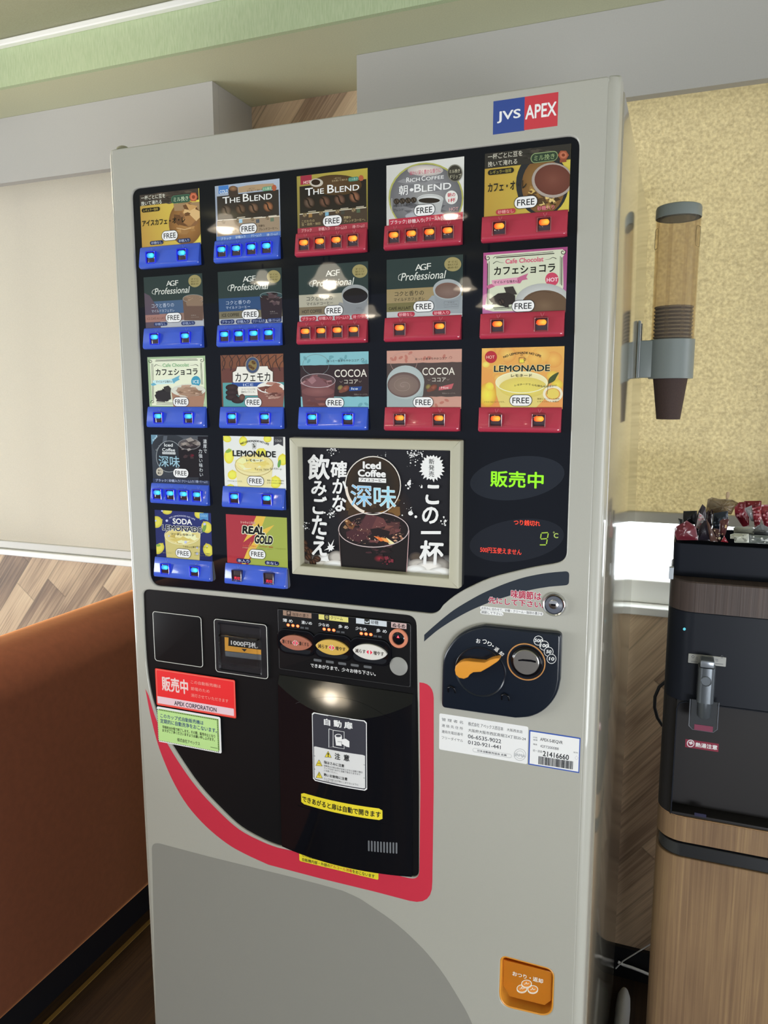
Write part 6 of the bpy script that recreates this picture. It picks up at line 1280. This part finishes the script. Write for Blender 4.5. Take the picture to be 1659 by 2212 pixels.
packet('sachet', [(1110, 430), (1190, 338), (1290, 335), (1350, 560), (1350, 720), (1250, 745), (1120, 560)], 0.540, '8a2634', 'red dotted sachet, leftmost of the red ones at the back right', 'sachet', seedn=13, spots=('9c5f66', 16))
packet('sachet', [(1268, 320), (1552, 316), (1552, 470), (1300, 470)], 0.580, '86242f', 'upright red sachet with flat top edge at the very back right', 'sachet', seedn=14, spots=('9a5c60', 12))
packet('sachet', [(1275, 440), (1395, 390), (1440, 660), (1385, 650)], 0.515, '8a8a8c', 'narrow silver sachet between two red dotted sachets', 'sachet', seedn=15, puff=0.003)
packet('sachet', [(1400, 440), (1540, 402), (1552, 600), (1520, 720), (1440, 745)], 0.510, '8e2836', 'red dotted sachet right of the narrow silver one', 'sachet', seedn=16, spots=('a0646a', 12))
packet('sachet', [(1552, 380), (1760, 380), (1760, 770), (1600, 760), (1530, 520)], 0.540, '8a303a', 'large red glossy sachet at the right end of the basket', 'sachet', seedn=17, spots=('a86a70', 8))
packet('stick_packet', [(1090, 762), (1130, 738), (1430, 745), (1430, 860), (1100, 850)], 0.485, 'a4a69c', 'pale silver stick packet lying behind another on the right', 'packet', seedn=18, puff=0.004)
packet('stick_packet', [(1040, 866), (1110, 850), (1345, 858), (1345, 1005), (1110, 1000), (1105, 940), (1040, 935)], 0.455, 'b4b6a8', 'pale silver stick packet with round mark lying along the basket front', 'packet', seedn=19, puff=0.005, spots=('6a6c64', 5))
packet('stick_packet', [(1346, 868), (1760, 890), (1760, 1030), (1346, 1010)], 0.456, '6a706c', 'grey green stick packet along the right front rim of the basket', 'packet', seedn=20, puff=0.004, spots=('b4b6b0', 6))
packet('sachet', [(1360, 835), (1480, 730), (1540, 692), (1760, 790), (1760, 880), (1440, 850)], 0.485, '75787a', 'grey triangular folded sachet on top of the grey green packet', 'sachet', seedn=21, puff=0.004)
BAGM = tinted('thin_clear_bag', 'c9bca4', 0.45, 0.2)
STIR = mat('pale_wood', 'b49c7c', 0.6)
bag = packet('stirrer_bag', [(640, 520), (672, 290), (740, 258), (860, 285), (960, 290), (1070, 300), (1180, 352), (1110, 440), (1060, 540), (980, 530), (780, 560)], 0.565, 'b8a68c', 'crumpled clear bag of wooden stirrers at the back of the basket', 'bag', seedn=22, puff=0.012, group=None)
bag.data.materials[0] = BAGM; bag.data.materials[1] = BAGM
for k in range(7):
    xk = 690+k*42; p0, p1_ = q(xk-50, 560, 0.558), q(xk+18, 292+(k % 3)*10, 0.572)
    d = (p1_-p0); sd = Vector((d.z, 0, -d.x)).normalized()*0.0024
    mb = MB(); t_ = Vector((0, 0.0005, 0))
    mb.rings([[tuple(p+s1*sd+s2*t_) for s1, s2 in ((-1, -1), (1, -1), (1, 1), (-1, 1))] for p in (p0, p0+d*0.5, p1_)])
    o = mb.make('wooden_stirrer', STIR, None)
    tag(o, f'flat pale wooden stirrer in the clear bag, {["first", "second", "third", "fourth", "fifth", "sixth", "seventh"][k]} from the left', 'stirrer', 'wooden stirrers in the bag')
pp = [q(x, y, 0.57) for x, y in ((975, 420), (985, 300), (1000, 240), (1004, 170))]
mb = MB(); prof = [(0.0016, pp[0]), (0.0014, pp[1]), (0.0034, pp[2]), (0.0030, pp[2]+(pp[3]-pp[2])*0.8), (0.0012, pp[3])]
mb.rings([[(p.x+w_*math.cos(t), p.y+0.0008*math.sin(t), p.z) for t in [2*PI*k/12 for k in range(12)]] for w_, p in prof])
tag(mb.make('stirring_spoon', STIR, None, 50), 'wooden stirring spoon with rounded end poking up above the clear bag', 'spoon')

# ------------------------------------------------------------------ pendant lamps of the room, mirrored in the black panel
SHADE = mat('glowing_cream_lamp_shade', 'd8cfb8', 0.4, emis='fff0d8', estr=7); BULB = mat('lit_bulb', 'ffffff', 0.4, emis='fff0d8', estr=45)
CORDB = mat('black_lamp_cord', '111111', 0.5)
PL = [(487, 498, -2.2, 0.75), (568, 612, -3.4, 0.75), (700, 640, -3.0, 0.6), (800, 682, -4.2, 0.7), (974, 468, -2.6, 0.7), (1005, 625, -3.6, 0.65), (1054, 662, -2.4, 0.5)]
where = ['lower left of the second card in the top row', 'over the second card of the second row', 'over the third card of the second row', 'right of the third card in the second row', 'over the fourth card of the top row', 'left of the pink chocolate card', 'at the lower left of the pink chocolate card']
for (px, py, Y, k), wh in zip(PL, where):
    d = ray(px, py); P = CAM+d*((0-CAM.y)/d.y); r_ = Vector((d.x, -d.y, d.z)); p = P+r_*((Y-P.y)/r_.y)
    t = empty('pendant_lamp', tuple(p), 'cream pendant lamp mirrored '+wh, 'pendant lamp', 'pendant lamps behind the photographer')
    R_ = 0.11*k
    MB().lathe([(0.25*R_, 0.95*R_), (0.4*R_, 0.8*R_), (0.55*R_, 0.35*R_), (R_, 0.0), (R_*0.97, 0.0), (0.5*R_, 0.36*R_), (0.3*R_, 0.85*R_)], p, 30).make('lamp_shade', SHADE, t, 50)
    MB().lathe([(0.0001, -0.20*R_), (0.35*R_, -0.12*R_), (0.5*R_, 0.12*R_), (0.35*R_, 0.3*R_), (0.0001, 0.34*R_)], p, 20).make('bulb', BULB, t, 60)
    MB().tube([(p.x, p.y, p.z+0.9*R_), (p.x, p.y, max(p.z+R_+0.02, 2.2979))], 0.004, 6).make('cord', CORDB, t, 60)

# the pendant mirrored as a glint in the sloping top of the serving hatch
d = ray(716, 1508); P = CAM+d*((-0.006-CAM.y)/d.y); nn = Vector((0, -2.3, 1)).normalized(); r_ = d-2*d.dot(nn)*nn; p = P+r_*((1.98-P.z)/r_.z)
t = empty('pendant_lamp', tuple(p), 'cream pendant lamp mirrored as a glint at the top of the black serving hatch', 'pendant lamp', 'pendant lamps behind the photographer')
MB().lathe([(0.03, 0.09), (0.05, 0.07), (0.07, 0.03), (0.10, 0.0), (0.097, 0.0), (0.06, 0.03), (0.035, 0.08)], p, 30).make('lamp_shade', SHADE, t, 50)
MB().lathe([(0.0001, -0.032), (0.03, -0.02), (0.032, 0.0), (0.025, 0.02), (0.0001, 0.03)], p, 20).make('bulb', BULB, t, 60)
MB().tube([(p.x, p.y, p.z+0.08), (p.x, p.y, 2.2979)], 0.004, 6).make('cord', CORDB, t, 60)
# added pendant and spot, unseen to the left, put in to brighten the sofa top
p = Vector((-0.60, 0.08, 1.95))
t = empty('pendant_lamp', tuple(p), 'added cream pendant lamp to brighten the sofa back, unseen to the left', 'pendant lamp', 'pendant lamps behind the photographer')
MB().lathe([(0.03, 0.13), (0.05, 0.11), (0.07, 0.06), (0.10, 0.0), (0.097, 0.0), (0.06, 0.06), (0.035, 0.12)], p, 30).make('lamp_shade', SHADE, t, 50)
MB().lathe([(0.0001, 0.02), (0.03, 0.03), (0.038, 0.05), (0.03, 0.08), (0.0001, 0.09)], p, 20).make('bulb', BULB, t, 60)
MB().tube([(p.x, p.y, p.z+0.12), (p.x, p.y, 2.2979)], 0.004, 6).make('cord', CORDB, t, 60)
d = bpy.data.lights.new('sofa_fill_spot', 'SPOT'); d.energy = 26; d.color = (1.0, 0.88, 0.72); d.shadow_soft_size = 0.05; d.spot_size = math.radians(72); d.spot_blend = 0.8
o = bpy.data.objects.new('sofa_fill_spot', d); C.objects.link(o); o.location = p+Vector((0, 0, 0.0))
